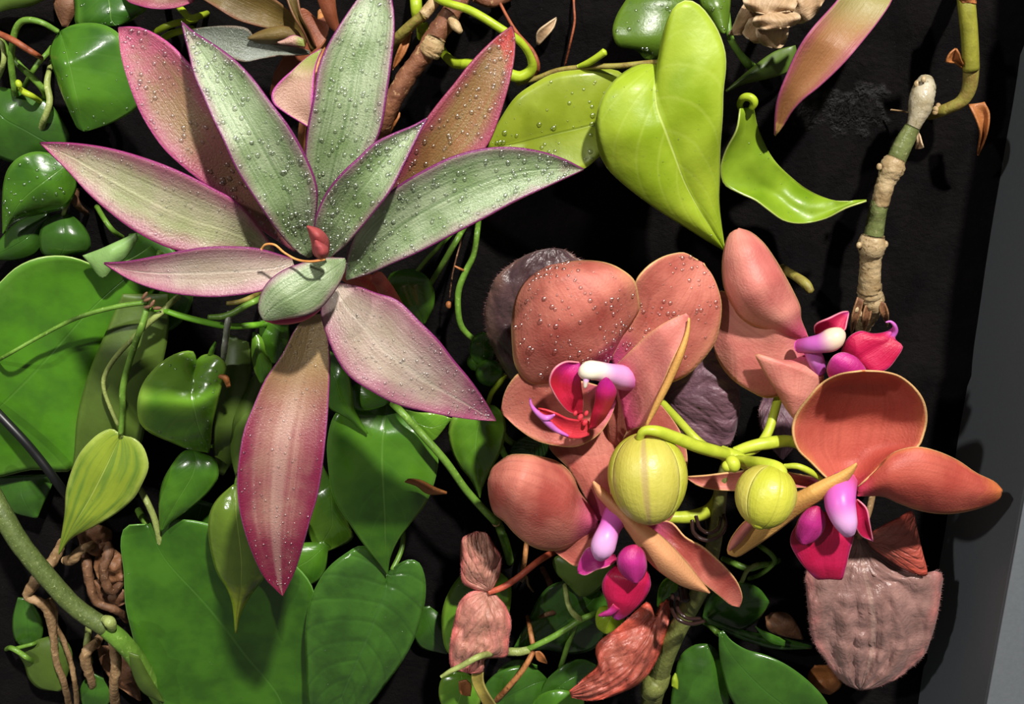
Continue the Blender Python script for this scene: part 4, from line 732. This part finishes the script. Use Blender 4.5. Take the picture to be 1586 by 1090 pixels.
vc = thing('broad_leaf_plant', 'very broad smooth green leaf with a curled pale edge, crossed by a thin vine', 'plant', (240, 395, 0))
leaf(vc, 'leaf', 'green_deep', [(200, 362), (178, 420), (165, 480), (160, 525)], [(215, 360), (262, 380), (300, 440), (280, 500), (190, 535)], [6, 9, 8], cup=-2, n=24)
leaf(vc, 'leaf', 'green_broad', [(235, 380), (200, 402), (156, 412), (114, 399), (88, 396), (56, 400), (25, 414), (0, 437), (-30, 470), (-60, 530), (-72, 600), (-74, 680)], [(250, 400), (240, 450), (200, 500), (165, 540), (140, 600), (125, 660), (114, 726), (50, 727), (0, 738), (-40, 742), (-72, 720)],
     [10, 14, 16, 14], M=[(243, 390), (150, 470), (50, 580), (-73, 700)], cup=4, cupR=-3, wave=1, wf=2, n=40, m=12, label='broad leaf lit on its left half')
leaf(vc, 'leaf_curl', 'pale_under', [(128, 396), (160, 384), (180, 375), (211, 361)], [(138, 406), (160, 431), (178, 411), (192, 401), (214, 369)], [22, 26, 24], cup=-2, n=22, label='pale green underside of the curled tip')
leaf(vc, 'leaf', 'olive', [(190, 455), (175, 490), (162, 520), (141, 570), (121, 641), (116, 697), (115, 728), (128, 748)], [(262, 455), (260, 520), (242, 600), (225, 660), (216, 692), (180, 722), (135, 750)], [14, 20, 20, 16], cup=-4, n=34, m=10)
leaf(vc, 'leaf', 'green_plain', [(-10, 738), (-12, 770), (18, 792), (56, 802)], [(84, 733), (80, 752), (69, 776), (58, 801)], [6, 9, 8], cup=-2, n=18)
tube(vc, 'petiole', 'green_stem', [(275, 410, -2, 6), (262, 402, 6, 6), (245, 392, 10, 6)])

vd = thing('philodendron_vine', 'trailing vine of heart leaves hanging beside the long rose pink leaf', 'plant', (232, 470, 0))
tube(vd, 'vine', 'green_stem', [(-20, 566, -2, 3), (0, 556, 22, 3), (60, 522, 25, 3), (120, 492, 26, 3.5), (180, 475, 27, 4), (228, 468, 28, 4)], n=40)
tube(vd, 'vine', 'bright_stem', [(232, 478, 26, 4), (258, 482, 27, 4.5), (280, 489, 28, 5), (315, 498, 28, 5), (353, 505, 27, 5), (400, 503, 22, 5), (425, 500, -2, 5)], n=40)
tube(vd, 'vine', 'green_stem', [(323, 491, 32, 4), (345, 490, 33, 5), (360, 485, 33, 5), (379, 474, 32, 5), (402, 463, 28, 5), (425, 450, -2, 5)])
tube(vd, 'vine', 'olive_stem', [(352, 470, 30, 3.5), (372, 467, 31, 4), (392, 459, 28, 4), (410, 450, -2, 4)])
for x, y in ((228, 464), (236, 470), (230, 475), (244, 477), (224, 458)):
    blob(vd, 'node_scale', 'brown_stem', (x, y), 3, 7, 30, ang=x * 7 % 90, nu=8, nv=10, crumple=.3)
tube(vd, 'petiole', 'pale_stem', [(282, 456, -2, 4), (270, 464, 20, 4.5), (252, 482, 27, 4.5), (230, 500, 28, 5), (210, 520, 28, 4), (174, 560, 27, 4), (161, 586, 26, 3.5), (161, 603, 26, 3), (172, 634, 26, 3), (183, 658, 27, 3)], n=50)
tube(vd, 'petiole', 'green_stem', [(228, 474, 28, 4.5), (222, 498, 30, 5), (213, 522, 31, 5), (199, 565, 32, 5), (190, 603, 33, 5), (190, 634, 33, 4.5), (187, 672, 32, 4)], n=40)
tube(vd, 'aerial_root', 'grey_root', [(356, 482, 32, 4), (353, 500, 34, 5), (350, 520, 34, 5), (347, 545, 32, 4.5), (345, 565, 26, 3)], bumps=.2)
leaf(vd, 'leaf', 'olive', [(356, 518), (345, 560), (340, 600), (334, 640), (332, 690), (336, 732)], [(386, 530), (390, 560), (387, 600), (382, 640), (372, 690), (346, 736)], [16, 22, 22, 18], cup=-3, n=28)
leaf(vd, 'leaf', 'olive', [(395, 578), (375, 610), (362, 650), (358, 700), (365, 736)], [(408, 588), (396, 630), (388, 680), (374, 736)], [20, 25, 22], cup=-3, n=24)
leaf(vd, 'leaf', 'green_bright', [(392, 514), (390, 545), (395, 575), (404, 593)], [(394, 514), (406, 525), (412, 547), (421, 566), (408, 593)], [20, 24, 22], cup=-2, n=20)
leaf(vd, 'leaf', 'green', [(403, 496), (403, 520), (412, 545), (420, 562)], [(447, 498), (447, 530), (437, 555), (423, 563)], [14, 17, 15], cup=-2, n=20)
leaf(vd, 'leaf', 'variegated', [(187, 673), (174, 664), (156, 670), (141, 682), (124, 702), (111, 730), (103, 760), (101, 794), (97, 822), (91, 858)], [(188, 673), (193, 675), (207, 678), (220, 689), (228, 707), (230, 724), (217, 755), (208, 770), (182, 793), (147, 814), (109, 834), (92, 857)],
     [30, 33, 33, 28], M=[(187, 674), (168, 715), (140, 770), (110, 820), (91, 858)], cup=-4, cupR=-3, fold=2, n=38, m=10, drops=(14, .1, .3), label='pale variegated heart leaf pointing down left')
leaf(vd, 'leaf', 'green_bright', [(303, 558), (300, 545), (290, 543), (265, 551), (242, 568), (225, 588), (216, 608), (213, 631), (217, 654), (232, 669), (265, 684), (290, 694), (322, 700)], [(305, 558), (315, 550), (331, 549), (343, 555), (351, 568), (346, 586), (336, 626), (328, 659), (326, 684), (323, 700)],
     [28, 34, 37, 32, 22], M=[(304, 558), (298, 600), (305, 650), (322, 700)], cup=-3, cupR=-5, fold=2, crumple=.8, cs=80, n=40, m=11, drops=(130, .1, .55), label='glossy heart leaf with bright wet shine')
leaf(vd, 'leaf', 'green', [(298, 697), (285, 699), (265, 722), (252, 747), (247, 772), (247, 797), (249, 823)], [(300, 697), (316, 703), (333, 712), (338, 737), (328, 755), (311, 773), (282, 795), (264, 808), (250, 823)], [20, 26, 26, 22], cup=-4, fold=2, crumple=.4, n=32, m=9)
leaf(vd, 'leaf', 'tip_lime', [(362, 750), (337, 773), (326, 793), (323, 820), (327, 852), (337, 887), (352, 911), (360, 934), (365, 980)], [(370, 750), (400, 785), (416, 830), (417, 870), (411, 890), (387, 923), (373, 949), (366, 980)], [30, 37, 36, 32], cup=-5, fold=2, crumple=.7, cs=90, n=38, m=10, label='dark leaf with a drawn out lime tip')
tube(vd, 'petiole', 'pale_stem', [(200, 735, -2, 4), (212, 750, 12, 4), (223, 768, 18, 5), (236, 795, 20, 5), (244, 820, 19, 5), (249, 845, 17, 5), (252, 866, 14, 4)])
tube(vd, 'petiole', 'green_stem', [(380, 700, -2, 4), (372, 725, 14, 4), (366, 752, 24, 4)])
tube(vd, 'petiole', 'green_stem', [(345, 690, -2, 3), (325, 692, 12, 3), (300, 699, 20, 3)])
leaf(vd, 'stipule', 'green_bright', [(322, 550), (326, 540), (334, 529)], [(330, 551), (332, 540), (335, 530)], [30, 32, 30], cup=-1, n=10, m=3)
leaf(vd, 'dry_scrap', 'dry_orange', [(338, 584), (346, 588), (352, 600)], [(340, 580), (352, 582), (357, 598)], [37, 38, 36], cup=-1, crumple=.5, n=10, m=3)

ve = thing('broad_leaf_plant', 'huge deep green leaf below the drooping lime tipped leaf', 'plant', (230, 815, 0))
leaf(ve, 'leaf', 'green_deep', [(225, 812), (195, 815), (187, 835), (192, 887), (194, 934), (203, 975), (214, 1014), (235, 1058), (262, 1110), (330, 1160), (440, 1172)], [(235, 808), (293, 805), (350, 820), (430, 855), (482, 905), (492, 980), (486, 1050), (478, 1110), (460, 1170)],
     [18, 19, 15, 9, 5], M=[(228, 812), (255, 864), (323, 940), (382, 1017), (434, 1081), (452, 1172)], cup=3, cupR=2, fold=3, wave=1.5, wf=1.5, n=44, m=12, drops=(30, .1, .3))
leaf(ve, 'leaf', 'green_deep', [(300, 770), (270, 800), (250, 830), (240, 860)], [(330, 780), (330, 820), (300, 860), (245, 870)], [6, 8, 6], cup=-2, n=16)
tube(ve, 'petiole', 'green_stem', [(215, 790, -2, 6), (220, 800, 6, 6), (230, 815, 11, 5)])
st = thing('speckled_stem', 'thick speckled green stem slanting across dried brown roots', 'stem', (200, 1005, 0))
tube(st, 'stalk', 'speckled_stem', [(-40, 715, 24, 14), (0, 788, 32, 15), (29, 838, 34, 15), (73, 893, 34, 14.5), (117, 940, 33, 14), (164, 972, 32, 14)], n=50, bumps=.04)
tube(st, 'stalk', 'green_stem', [(160, 969, 32, 14), (185, 990, 31, 14.5), (205, 1012, 28, 14), (226, 1045, 22, 14), (250, 1085, 14, 13), (275, 1130, -2, 12)], n=36, bumps=.04)
tube(st, 'leaf_scar', 'pale_stem', [(162, 958, 34, 6), (170, 963, 36, 9), (175, 973, 34.5, 6)])
leaf(st, 'sheath', 'olive', [(200, 1010), (205, 1040), (220, 1070), (252, 1088)], [(215, 1015), (230, 1045), (245, 1070), (254, 1088)], [33, 30, 24], cup=-2, n=16)
rod = thing('irrigation_tube', 'thin black plastic tube crossing below the broad leaf', 'tube', (0, 640, 0))
tube(rod, 'tube_body', 'black_plastic', [(-30, 612, 18, 7), (0, 643, 22, 7), (50, 697, 24, 7), (101, 764, 20, 7), (125, 800, -2, 7)])
tube(rod, 'tube_end', 'black_plastic', [(-38, 604, 16, 8), (-30, 612, 18, 8)])

rt = thing('dried_roots', 'tangle of dried tan roots and dead leaves behind the thick speckled stem', 'dead roots', (140, 930, 0))
tube(rt, 'root', 'tan_root', [(96, 840, -2, 7), (85, 863, 14, 8), (63, 887, 20, 9), (50, 908, 22, 9), (42, 922, 22, 7), (56, 930, 22, 7), (70, 938, 21, 8), (77, 950, 20, 8), (82, 981, 18, 6), (87, 1023, 16, 5), (100, 1060, 12, 5), (108, 1100, -2, 5)], n=70, bumps=.25)
tube(rt, 'root', 'tan_root', [(75, 928, 18, 5), (84, 945, 18, 5), (86, 966, 16, 4), (97, 989, 14, 4), (108, 1020, 12, 4), (116, 1060, 10, 4), (120, 1100, -2, 4)], n=50, bumps=.25)
tube(rt, 'root', 'brown_stem', [(128, 830, -2, 6), (134, 869, 10, 7), (140, 905, 12, 7), (150, 932, 12, 6), (182, 946, 10, 6), (198, 960, -2, 6)], n=40, bumps=.3)
tube(rt, 'root', 'brown_stem', [(150, 820, -2, 7), (168, 850, 10, 8), (160, 885, 14, 7), (172, 915, 14, 7), (190, 900, 8, 6)], n=40, bumps=.35)
tube(rt, 'root', 'tan_root', [(102, 868, 12, 7), (112, 866, 16, 8), (124, 852, 16, 7), (140, 845, 12, 7), (158, 838, -2, 6)], n=30, bumps=.3)
tube(rt, 'root', 'tan_root', [(172, 985, 16, 6), (178, 1010, 17, 8), (180, 1034, 16, 8), (176, 1060, 14, 7), (178, 1084, 6, 7), (180, 1100, -2, 7)], n=40, bumps=.2)
tube(rt, 'root', 'tan_root', [(160, 980, -2, 6), (148, 995, 10, 7), (132, 1012, 14, 8), (134, 1030, 12, 8), (142, 1055, 8, 6), (146, 1075, -2, 5)], n=36, bumps=.35)
tube(rt, 'root', 'pale_stem', [(138, 965, -2, 5), (136, 985, 10, 5), (134, 1004, 10, 5), (140, 1025, -2, 5)])
for L_, R_, H_ in (([(120, 830), (130, 850), (150, 860), (168, 840)], [(124, 815), (150, 812), (172, 822), (172, 838)], [8, 12, 8]),
                   ([(150, 850), (146, 880), (160, 905), (188, 900)], [(170, 845), (188, 860), (196, 880), (190, 900)], [6, 12, 8]),
                   ([(140, 900), (148, 930), (170, 945), (192, 935)], [(160, 895), (182, 905), (196, 920), (194, 935)], [4, 9, 6]),
                   ([(150, 1000), (158, 1030), (180, 1060), (215, 1085)], [(190, 1000), (205, 1030), (215, 1060), (218, 1085)], [4, 8, 4])):
    leaf(rt, 'dead_leaf', 'dry_brown', L_, R_, H_, cup=-2, crumple=3, cs=170, n=20, m=7)
vk = thing('philodendron', 'dull dark leaves hanging among the dried tan roots', 'plant', (60, 1000, 0))
leaf(vk, 'leaf', 'olive', [(22, 1003), (38, 1028), (45, 1050), (60, 1065), (92, 1070)], [(32, 1000), (60, 990), (95, 985), (112, 1012), (96, 1068)], [8, 12, 10], cup=-3, n=22)
leaf(vk, 'leaf', 'green_plain', [(28, 925), (20, 960), (24, 990), (45, 1010)], [(45, 925), (65, 960), (64, 990), (48, 1010)], [5, 9, 7], cup=-2, n=18)
leaf(vk, 'leaf', 'green_plain', [(140, 1040), (125, 1065), (130, 1100)], [(160, 1050), (172, 1080), (150, 1110)], [4, 6, 4], cup=-1, n=14)
tube(vk, 'stem', 'green_stem', [(10, 1005, -2, 3.5), (16, 1003, 10, 4), (30, 1010, 13, 4), (44, 1020, 14, 4), (60, 1035, -2, 4)])
tube(vk, 'stem', 'green_stem', [(24, 1004, 11, 3), (40, 1000, 12, 3), (54, 996, 10, 3), (64, 992, -2, 3)])

# ------------------------------------------------------------------ middle
vm = thing('philodendron', 'green heart leaves hanging beneath the rose tipped purple leaf', 'plant', (600, 610, 0))
leaf(vm, 'leaf', 'green_bright', [(500, 720), (488, 770), (478, 820), (488, 852)], [(522, 760), (542, 815), (547, 832), (500, 857)], [12, 16, 14], cup=-2, crumple=1, n=20)
leaf(vm, 'leaf', 'green', [(502, 838), (440, 848), (410, 888), (404, 912)], [(509, 845), (499, 893), (470, 911), (440, 919), (408, 915)], [15, 20, 16], cup=-3, n=24)
leaf(vm, 'leaf', 'green_dark', [(601, 886), (588, 865), (572, 848), (556, 845), (538, 855), (511, 876), (491, 905), (478, 940), (473, 981), (475, 1028), (479, 1090), (500, 1150)], [(602, 885), (617, 873), (635, 866), (649, 871), (658, 893), (659, 923), (652, 958), (641, 990), (620, 1028), (594, 1063), (573, 1090), (505, 1152)],
     [22, 27, 28, 26, 20], M=[(601, 887), (595, 920), (570, 985), (535, 1065), (502, 1152)], cup=-5, cupR=-4, fold=1, crumple=.5, n=44, m=12, pleat=.5, pk=10, drops=(120, .08, .3), label='dark heart leaf with ribbed veins')
leaf(vm, 'leaf', 'green', [(590, 612), (550, 618), (519, 641), (507, 684), (508, 717), (517, 770), (544, 814), (564, 843), (588, 872), (600, 888)], [(612, 612), (642, 650), (678, 707), (676, 734), (661, 776), (635, 811), (617, 835), (604, 863), (600, 888)],
     [22, 32, 34, 32, 26], M=[(600, 612), (592, 700), (596, 800), (600, 888)], cup=-3, cupR=-3, fold=2.5, crumple=.4, n=40, m=11)
leaf(vm, 'leaf', 'green', [(560, 588), (580, 603), (602, 618), (598, 626)], [(545, 598), (549, 632), (570, 635), (596, 627)], [31, 34, 33], cup=-2, n=18)
leaf(vm, 'leaf', 'green', [(502, 538), (530, 558), (541, 583), (545, 608), (549, 634), (559, 654), (569, 671)], [(495, 560), (503, 600), (511, 631), (525, 640), (541, 649), (556, 663), (569, 672)], [30, 37, 38, 34], cup=-2, n=28)
leaf(vm, 'leaf', 'green_bright', [(622, 632), (645, 638), (675, 640), (700, 648)], [(634, 652), (655, 677), (668, 684), (690, 660)], [26, 28, 26], cup=-1, n=16)
leaf(vm, 'leaf', 'green', [(627, 417), (605, 425), (600, 445), (612, 470), (636, 490), (656, 502)], [(640, 417), (660, 428), (672, 450), (671, 475), (663, 492), (657, 502)], [20, 27, 27, 22], cup=-3, fold=2, n=28, label='small rounded leaf under the purple rosette')
tube(vm, 'petiole', 'green_stem', [(580, 600, -2, 6), (610, 626, 32, 6), (652, 671, 38, 6), (690, 714, 40, 6), (723, 760, 38, 6), (753, 793, 34, 6), (768, 808, 30, 6.5)], n=40, label='cut green petiole')
tube(vm, 'cut_end', 'tan_root', [(766, 806, 30.4, 6.6), (769, 810, 29.5, 6.8)])
tube(vm, 'petiole', 'green_stem', [(700, 362, -2, 3), (684, 378, 14, 3.5), (664, 398, 18, 3.5), (648, 417, 20, 3.5), (640, 426, 22, 3)])
tube(vm, 'petiole', 'green_stem', [(722, 348, -2, 4), (713, 362, 18, 4.5), (692, 398, 20, 4.5), (667, 439, 14, 4), (655, 460, -2, 4)])
tube(vm, 'petiole', 'green_stem', [(620, 800, -2, 4), (624, 822, 10, 4), (622, 850, 16, 4), (608, 882, 22, 4)])
leaf(vm, 'dry_scrap', 'dry_orange', [(627, 746), (645, 752), (662, 764), (692, 764)], [(632, 741), (652, 744), (672, 754), (692, 762)], [42, 43, 41], cup=-2, crumple=.8, n=16, m=4, label='rusty scrap lying on the leaf')
ve2 = thing('peperomia', 'small round leaved trailer between the orchid and the purple rosette', 'plant', (740, 352, 0))
tube(ve2, 'vine', 'green_stem', [(742, 335, -2, 4), (740, 352, 14, 4.5), (733, 396, 16, 4.5), (722, 419, 16, 5), (711, 447, 16, 5), (709, 474, 16, 5), (714, 504, 15, 5), (728, 521, 14, 4.5), (745, 530, 14, 3)], n=50)
tube(ve2, 'aerial_root', 'brown_stem', [(716, 365, -2, 1.2), (712, 380, 10, 1.3), (701, 424, 12, 1.3), (696, 462, 10, 1.3)], seg=6)
blob(ve2, 'root_tip', 'dry_orange', (695, 472), 5, 6, 10, nu=8, nv=10)
tube(ve2, 'dry_tendril', 'dry_orange', [(720, 420, 16, 2), (712, 416, 18, 2), (704, 412, 18, 1.5)], seg=6)
def oval(cx, cy, rx, ry, ang=0):
    a = math.radians(ang); pt = lambda f, s: (cx + rx * math.sin(f) * s * math.cos(a) - ry * -math.cos(f) * math.sin(a) * -1, cy - ry * math.cos(f) * math.cos(a) + rx * math.sin(f) * s * math.sin(a))
    return [pt(math.pi * i / 7, -1) for i in range(8)], [pt(math.pi * i / 7, 1) for i in range(8)]
for cx, cy, rx, ry, h, ag in ((748, 540, 20, 25, 16, 0), (758, 577, 21, 20, 20, 0), (738, 560, 14, 14, 8, 0)):
    a_, b_ = oval(cx, cy, rx, ry, ag); leaf(ve2, 'leaf', 'green', a_, b_, [h - 2, h + 2, h - 1], cup=-2, n=20, m=6, drops=(10, .1, .35))
tube(ve2, 'stalk', 'lime_stem', [(781, 580, 18, 5), (774, 592, 20, 4.5), (762, 608, 18, 4), (756, 624, 14, 4), (750, 640, -2, 4)])
leaf(ve2, 'leaf', 'green_bright', [(753, 628), (735, 630), (712, 636), (699, 650), (695, 671), (700, 697), (713, 722), (731, 745), (743, 770)], [(756, 628), (765, 628), (779, 641), (783, 666), (776, 697), (758, 730), (747, 755), (743, 770)], [20, 26, 26, 20], cup=-4, fold=1.5, crumple=.5, n=32, m=9, drops=(20, .1, .3), label='pointed oval leaf')
tube(ve2, 'stalk', 'green_stem', [(800, 690, -2, 5), (786, 680, 10, 5), (778, 668, 14, 4)])
tube(ve2, 'stalk', 'bright_stem', [(795, 720, -2, 4), (782, 705, 8, 5), (776, 692, 10, 5)])
leaf(ve2, 'leaf', 'green_dark', [(830, 672), (805, 680), (790, 700), (800, 712)], [(850, 690), (845, 705), (825, 712), (803, 714)], [6, 10, 8], cup=-2, n=16, drops=(12, .1, .3))

# ------------------------------------------------------------------ bottom centre
vg = thing('peperomia', 'low tangle of green leaves and thin stems around the crumpled pink leaf', 'plant', (820, 1005, 0))
leaf(vg, 'leaf', 'green_bright', [(742, 878), (715, 890), (695, 917), (685, 948), (685, 975), (692, 1007), (720, 1032)], [(772, 884), (789, 900), (791, 930), (785, 960), (770, 1000), (728, 1033)], [14, 22, 24, 20], cup=-4, n=28, drops=(30, .1, .3))
leaf(vg, 'leaf', 'green_bright', [(705, 1040), (685, 1050), (680, 1075), (690, 1105)], [(720, 1040), (745, 1060), (740, 1095), (700, 1110)], [12, 16, 14], cup=-2, n=18)
leaf(vg, 'leaf', 'green', [(832, 1030), (800, 1021), (775, 1034), (766, 1050)], [(832, 1040), (802, 1052), (772, 1057)], [14, 18, 14], cup=-1, n=18)
leaf(vg, 'leaf', 'green_plain', [(848, 1052), (830, 1036), (800, 1032), (765, 1045), (750, 1065), (752, 1105)], [(850, 1056), (842, 1082), (820, 1105), (765, 1115)], [16, 21, 18], cup=-3, fold=1.5, n=24, drops=(14, .1, .3))
leaf(vg, 'leaf', 'green_plain', [(925, 1030), (905, 1021), (885, 1023), (862, 1038), (846, 1054), (832, 1088)], [(925, 1052), (902, 1068), (880, 1078), (838, 1094)], [16, 22, 18], cup=-3, fold=1.5, n=24, drops=(26, .1, .4))
leaf(vg, 'leaf', 'green', [(818, 1098), (837, 1076), (864, 1068), (886, 1072), (905, 1085)], [(825, 1125), (870, 1128), (905, 1105)], [20, 26, 24], cup=-3, n=20)
leaf(vg, 'leaf', 'green_plain', [(796, 1002), (818, 960), (835, 925), (850, 908), (880, 898), (922, 903)], [(815, 1006), (850, 1006), (890, 1012), (922, 1002), (944, 970), (938, 925)], [10, 18, 16], cup=-4, crumple=.6, n=28, m=9, drops=(60, .1, .45))
leaf(vg, 'leaf', 'olive', [(932, 858), (890, 856), (857, 865), (861, 885), (877, 902), (897, 923)], [(952, 874), (942, 900), (933, 908), (915, 920), (900, 924)], [18, 24, 22], cup=-3, n=24, drops=(30, .1, .3))
leaf(vg, 'leaf', 'lime', [(950, 940), (930, 940), (923, 955), (926, 972), (938, 981)], [(965, 950), (966, 965), (956, 978), (940, 981)], [26, 31, 30], cup=-3, n=18, drops=(8, .1, .3))
leaf(vg, 'leaf', 'green_bright', [(1044, 892), (1030, 897), (1021, 911), (1018, 938)], [(1048, 895), (1049, 911), (1035, 925), (1020, 940)], [24, 29, 26], cup=-3, n=18, drops=(6, .1, .3))
leaf(vg, 'leaf', 'green_plain', [(652, 940), (640, 970), (650, 1000), (690, 1012)], [(665, 938), (690, 960), (700, 990), (692, 1012)], [5, 9, 7], cup=-2, n=18)
tube(vg, 'stem', 'pale_stem', [(765, 1010, -2, 6), (787, 1009, 24, 6.5), (805, 1009, 26, 6.5), (820, 1006, 26, 6)])
tube(vg, 'stem', 'green_stem', [(816, 1006, 26, 4.5), (855, 987, 27, 5), (880, 972, 27, 5), (899, 960, 26, 5), (925, 949, 20, 5), (945, 940, -2, 5)], n=30)
tube(vg, 'stem', 'pale_stem', [(874, 895, -2, 4), (876, 911, 20, 4), (880, 936, 26, 4), (889, 951, 27, 4.5), (900, 960, 26, 4.5)])
tube(vg, 'stem', 'green_stem', [(893, 963, 26, 4), (887, 980, 24, 4.5), (880, 998, 22, 4.5), (871, 1025, 20, 4), (864, 1045, -2, 4)])
tube(vg, 'stem', 'orange_stem', [(826, 1008, 26, 4), (818, 1024, 28, 4.5), (806, 1042, 28, 4.5), (788, 1063, 26, 4.5), (768, 1085, 18, 4.5), (755, 1100, -2, 4.5)])
tube(vg, 'stem', 'pale_stem', [(683, 1048, 50, 2.5), (698, 1039, 50, 4), (713, 1032, 50, 4.5), (743, 1016, 49, 5), (760, 1012, 40, 5)])
leaf(vg, 'ribbon_leaf', 'yellow_ribbon', [(731, 1035), (731, 1055), (740, 1075), (755, 1105)], [(749, 1035), (749, 1055), (756, 1072), (775, 1100)], [36, 33, 26], cup=1.5, n=18, m=4, label='yellowing strap')
tube(vg, 'dry_root', 'orange_stem', [(817, 955, 8, 3), (821, 975, 20, 4), (825, 997, 25, 4)])
leaf(vg, 'dry_scrap', 'dry_orange', [(828, 1008), (832, 1022), (847, 1028)], [(836, 1008), (843, 1016), (848, 1027)], [24, 24, 20], cup=1, n=10, m=3)
leaf(vg, 'dry_scrap', 'dry_orange', [(710, 1055), (714, 1075), (728, 1078)], [(722, 1052), (730, 1062), (729, 1077)], [22, 22, 20], cup=1, crumple=1, n=10, m=3)
tube(vg, 'dry_root', 'brown_stem', [(840, 880, -2, 4), (850, 900, 8, 4.5), (860, 925, 12, 6), (866, 945, 14, 6), (850, 950, 18, 3.5), (836, 956, 14, 3)], n=30, bumps=.2)
tube(vg, 'dry_root', 'tan_root', [(808, 900, -2, 2), (815, 893, 8, 2), (818, 905, 10, 2), (826, 916, 6, 1.5)], seg=6)
tube(vg, 'dry_root', 'orange_stem', [(818, 820, -2, 3), (815, 845, 8, 4), (812, 870, 8, 4), (808, 890, -2, 3)])
tube(vg, 'stem', 'green_stem', [(768, 800, -2, 6), (775, 820, 10, 7), (784, 845, 10, 7), (790, 870, -2, 6)])
tube(vg, 'stem', 'bright_stem', [(776, 812, 2, 3), (784, 835, 14, 4), (788, 850, 10, 3.5), (792, 865, -2, 3)])

vr = thing('philodendron', 'dark green leaves in shade below the lower orchid flower', 'plant', (1110, 985, 0))
leaf(vr, 'leaf', 'green_plain', [(1088, 955), (1098, 922), (1128, 905), (1150, 901), (1175, 911), (1190, 930)], [(1100, 972), (1140, 977), (1166, 966), (1184, 946), (1191, 932)], [8, 14, 12], cup=-3, n=24)
leaf(vr, 'leaf', 'green_plain', [(1089, 954), (1130, 970), (1165, 979), (1200, 985), (1258, 1000)], [(1098, 966), (1140, 986), (1171, 997), (1204, 1005), (1257, 1004)], [14, 18, 12], cup=-2, n=22)
leaf(vr, 'leaf', 'green', [(1170, 970), (1185, 978), (1200, 984), (1216, 992)], [(1174, 976), (1186, 990), (1200, 998), (1215, 1000)], [20, 21, 18], cup=-1, n=14, m=4)
leaf(vr, 'leaf', 'green_plain', [(1096, 997), (1075, 999), (1055, 1014), (1045, 1050), (1040, 1100), (1060, 1135)], [(1099, 997), (1116, 1014), (1127, 1050), (1128, 1100), (1080, 1140)], [12, 18, 18], cup=-3, crumple=.7, n=28, m=9)
leaf(vr, 'leaf', 'green_plain', [(1120, 976), (1132, 991), (1155, 1005), (1188, 1015), (1221, 1031), (1255, 1057), (1282, 1090), (1292, 1135)], [(1113, 979), (1114, 1005), (1120, 1040), (1132, 1080), (1162, 1120), (1230, 1152), (1288, 1145)], [20, 24, 25, 20], cup=-2, cupR=-4, fold=1, wave=1, n=36, m=10)
leaf(vr, 'dead_leaf', 'dry_brown', [(1185, 955), (1190, 975), (1215, 985), (1243, 990)], [(1195, 948), (1220, 950), (1235, 968), (1244, 989)], [4, 9, 8], cup=-2, crumple=1.5, n=18, m=6)
leaf(vr, 'dead_leaf', 'dry_orange', [(1262, 1030), (1252, 1045), (1258, 1065), (1282, 1075)], [(1285, 1030), (1300, 1045), (1302, 1062), (1286, 1075)], [4, 14, 12], cup=-3, crumple=2, n=18, m=6)
leaf(vr, 'young_shoot', 'lime', [(1040, 1062), (1041, 1050), (1046, 1042)], [(1050, 1068), (1050, 1055), (1047, 1043)], [24, 24, 22], cup=-1, n=10, m=3)
tube(vr, 'tendril', 'green_stem', [(1120, 865, -2, 4), (1132, 870, 10, 5), (1159, 880, 14, 5), (1180, 875, 14, 4.5), (1198, 872, 10, 4), (1206, 868, -2, 4)], n=30)
tube(vr, 'tendril', 'green_stem', [(1172, 842, -2, 3.5), (1182, 849, 12, 4), (1194, 858, 14, 4), (1200, 868, 14, 4), (1192, 878, 14, 4), (1176, 890, 10, 3.5), (1160, 896, -2, 3.5)], n=30)
tube(vr, 'tendril', 'pale_stem', [(1146, 908, -2, 3), (1150, 898, 12, 3.5), (1157, 884, 16, 3.5), (1170, 875, 16, 3.5), (1188, 872, -2, 3)], n=24)
tube(vr, 'stem', 'green_stem', [(1085, 960, -2, 4), (1098, 968, 12, 4), (1112, 980, 16, 5), (1120, 984, 20, 5)])
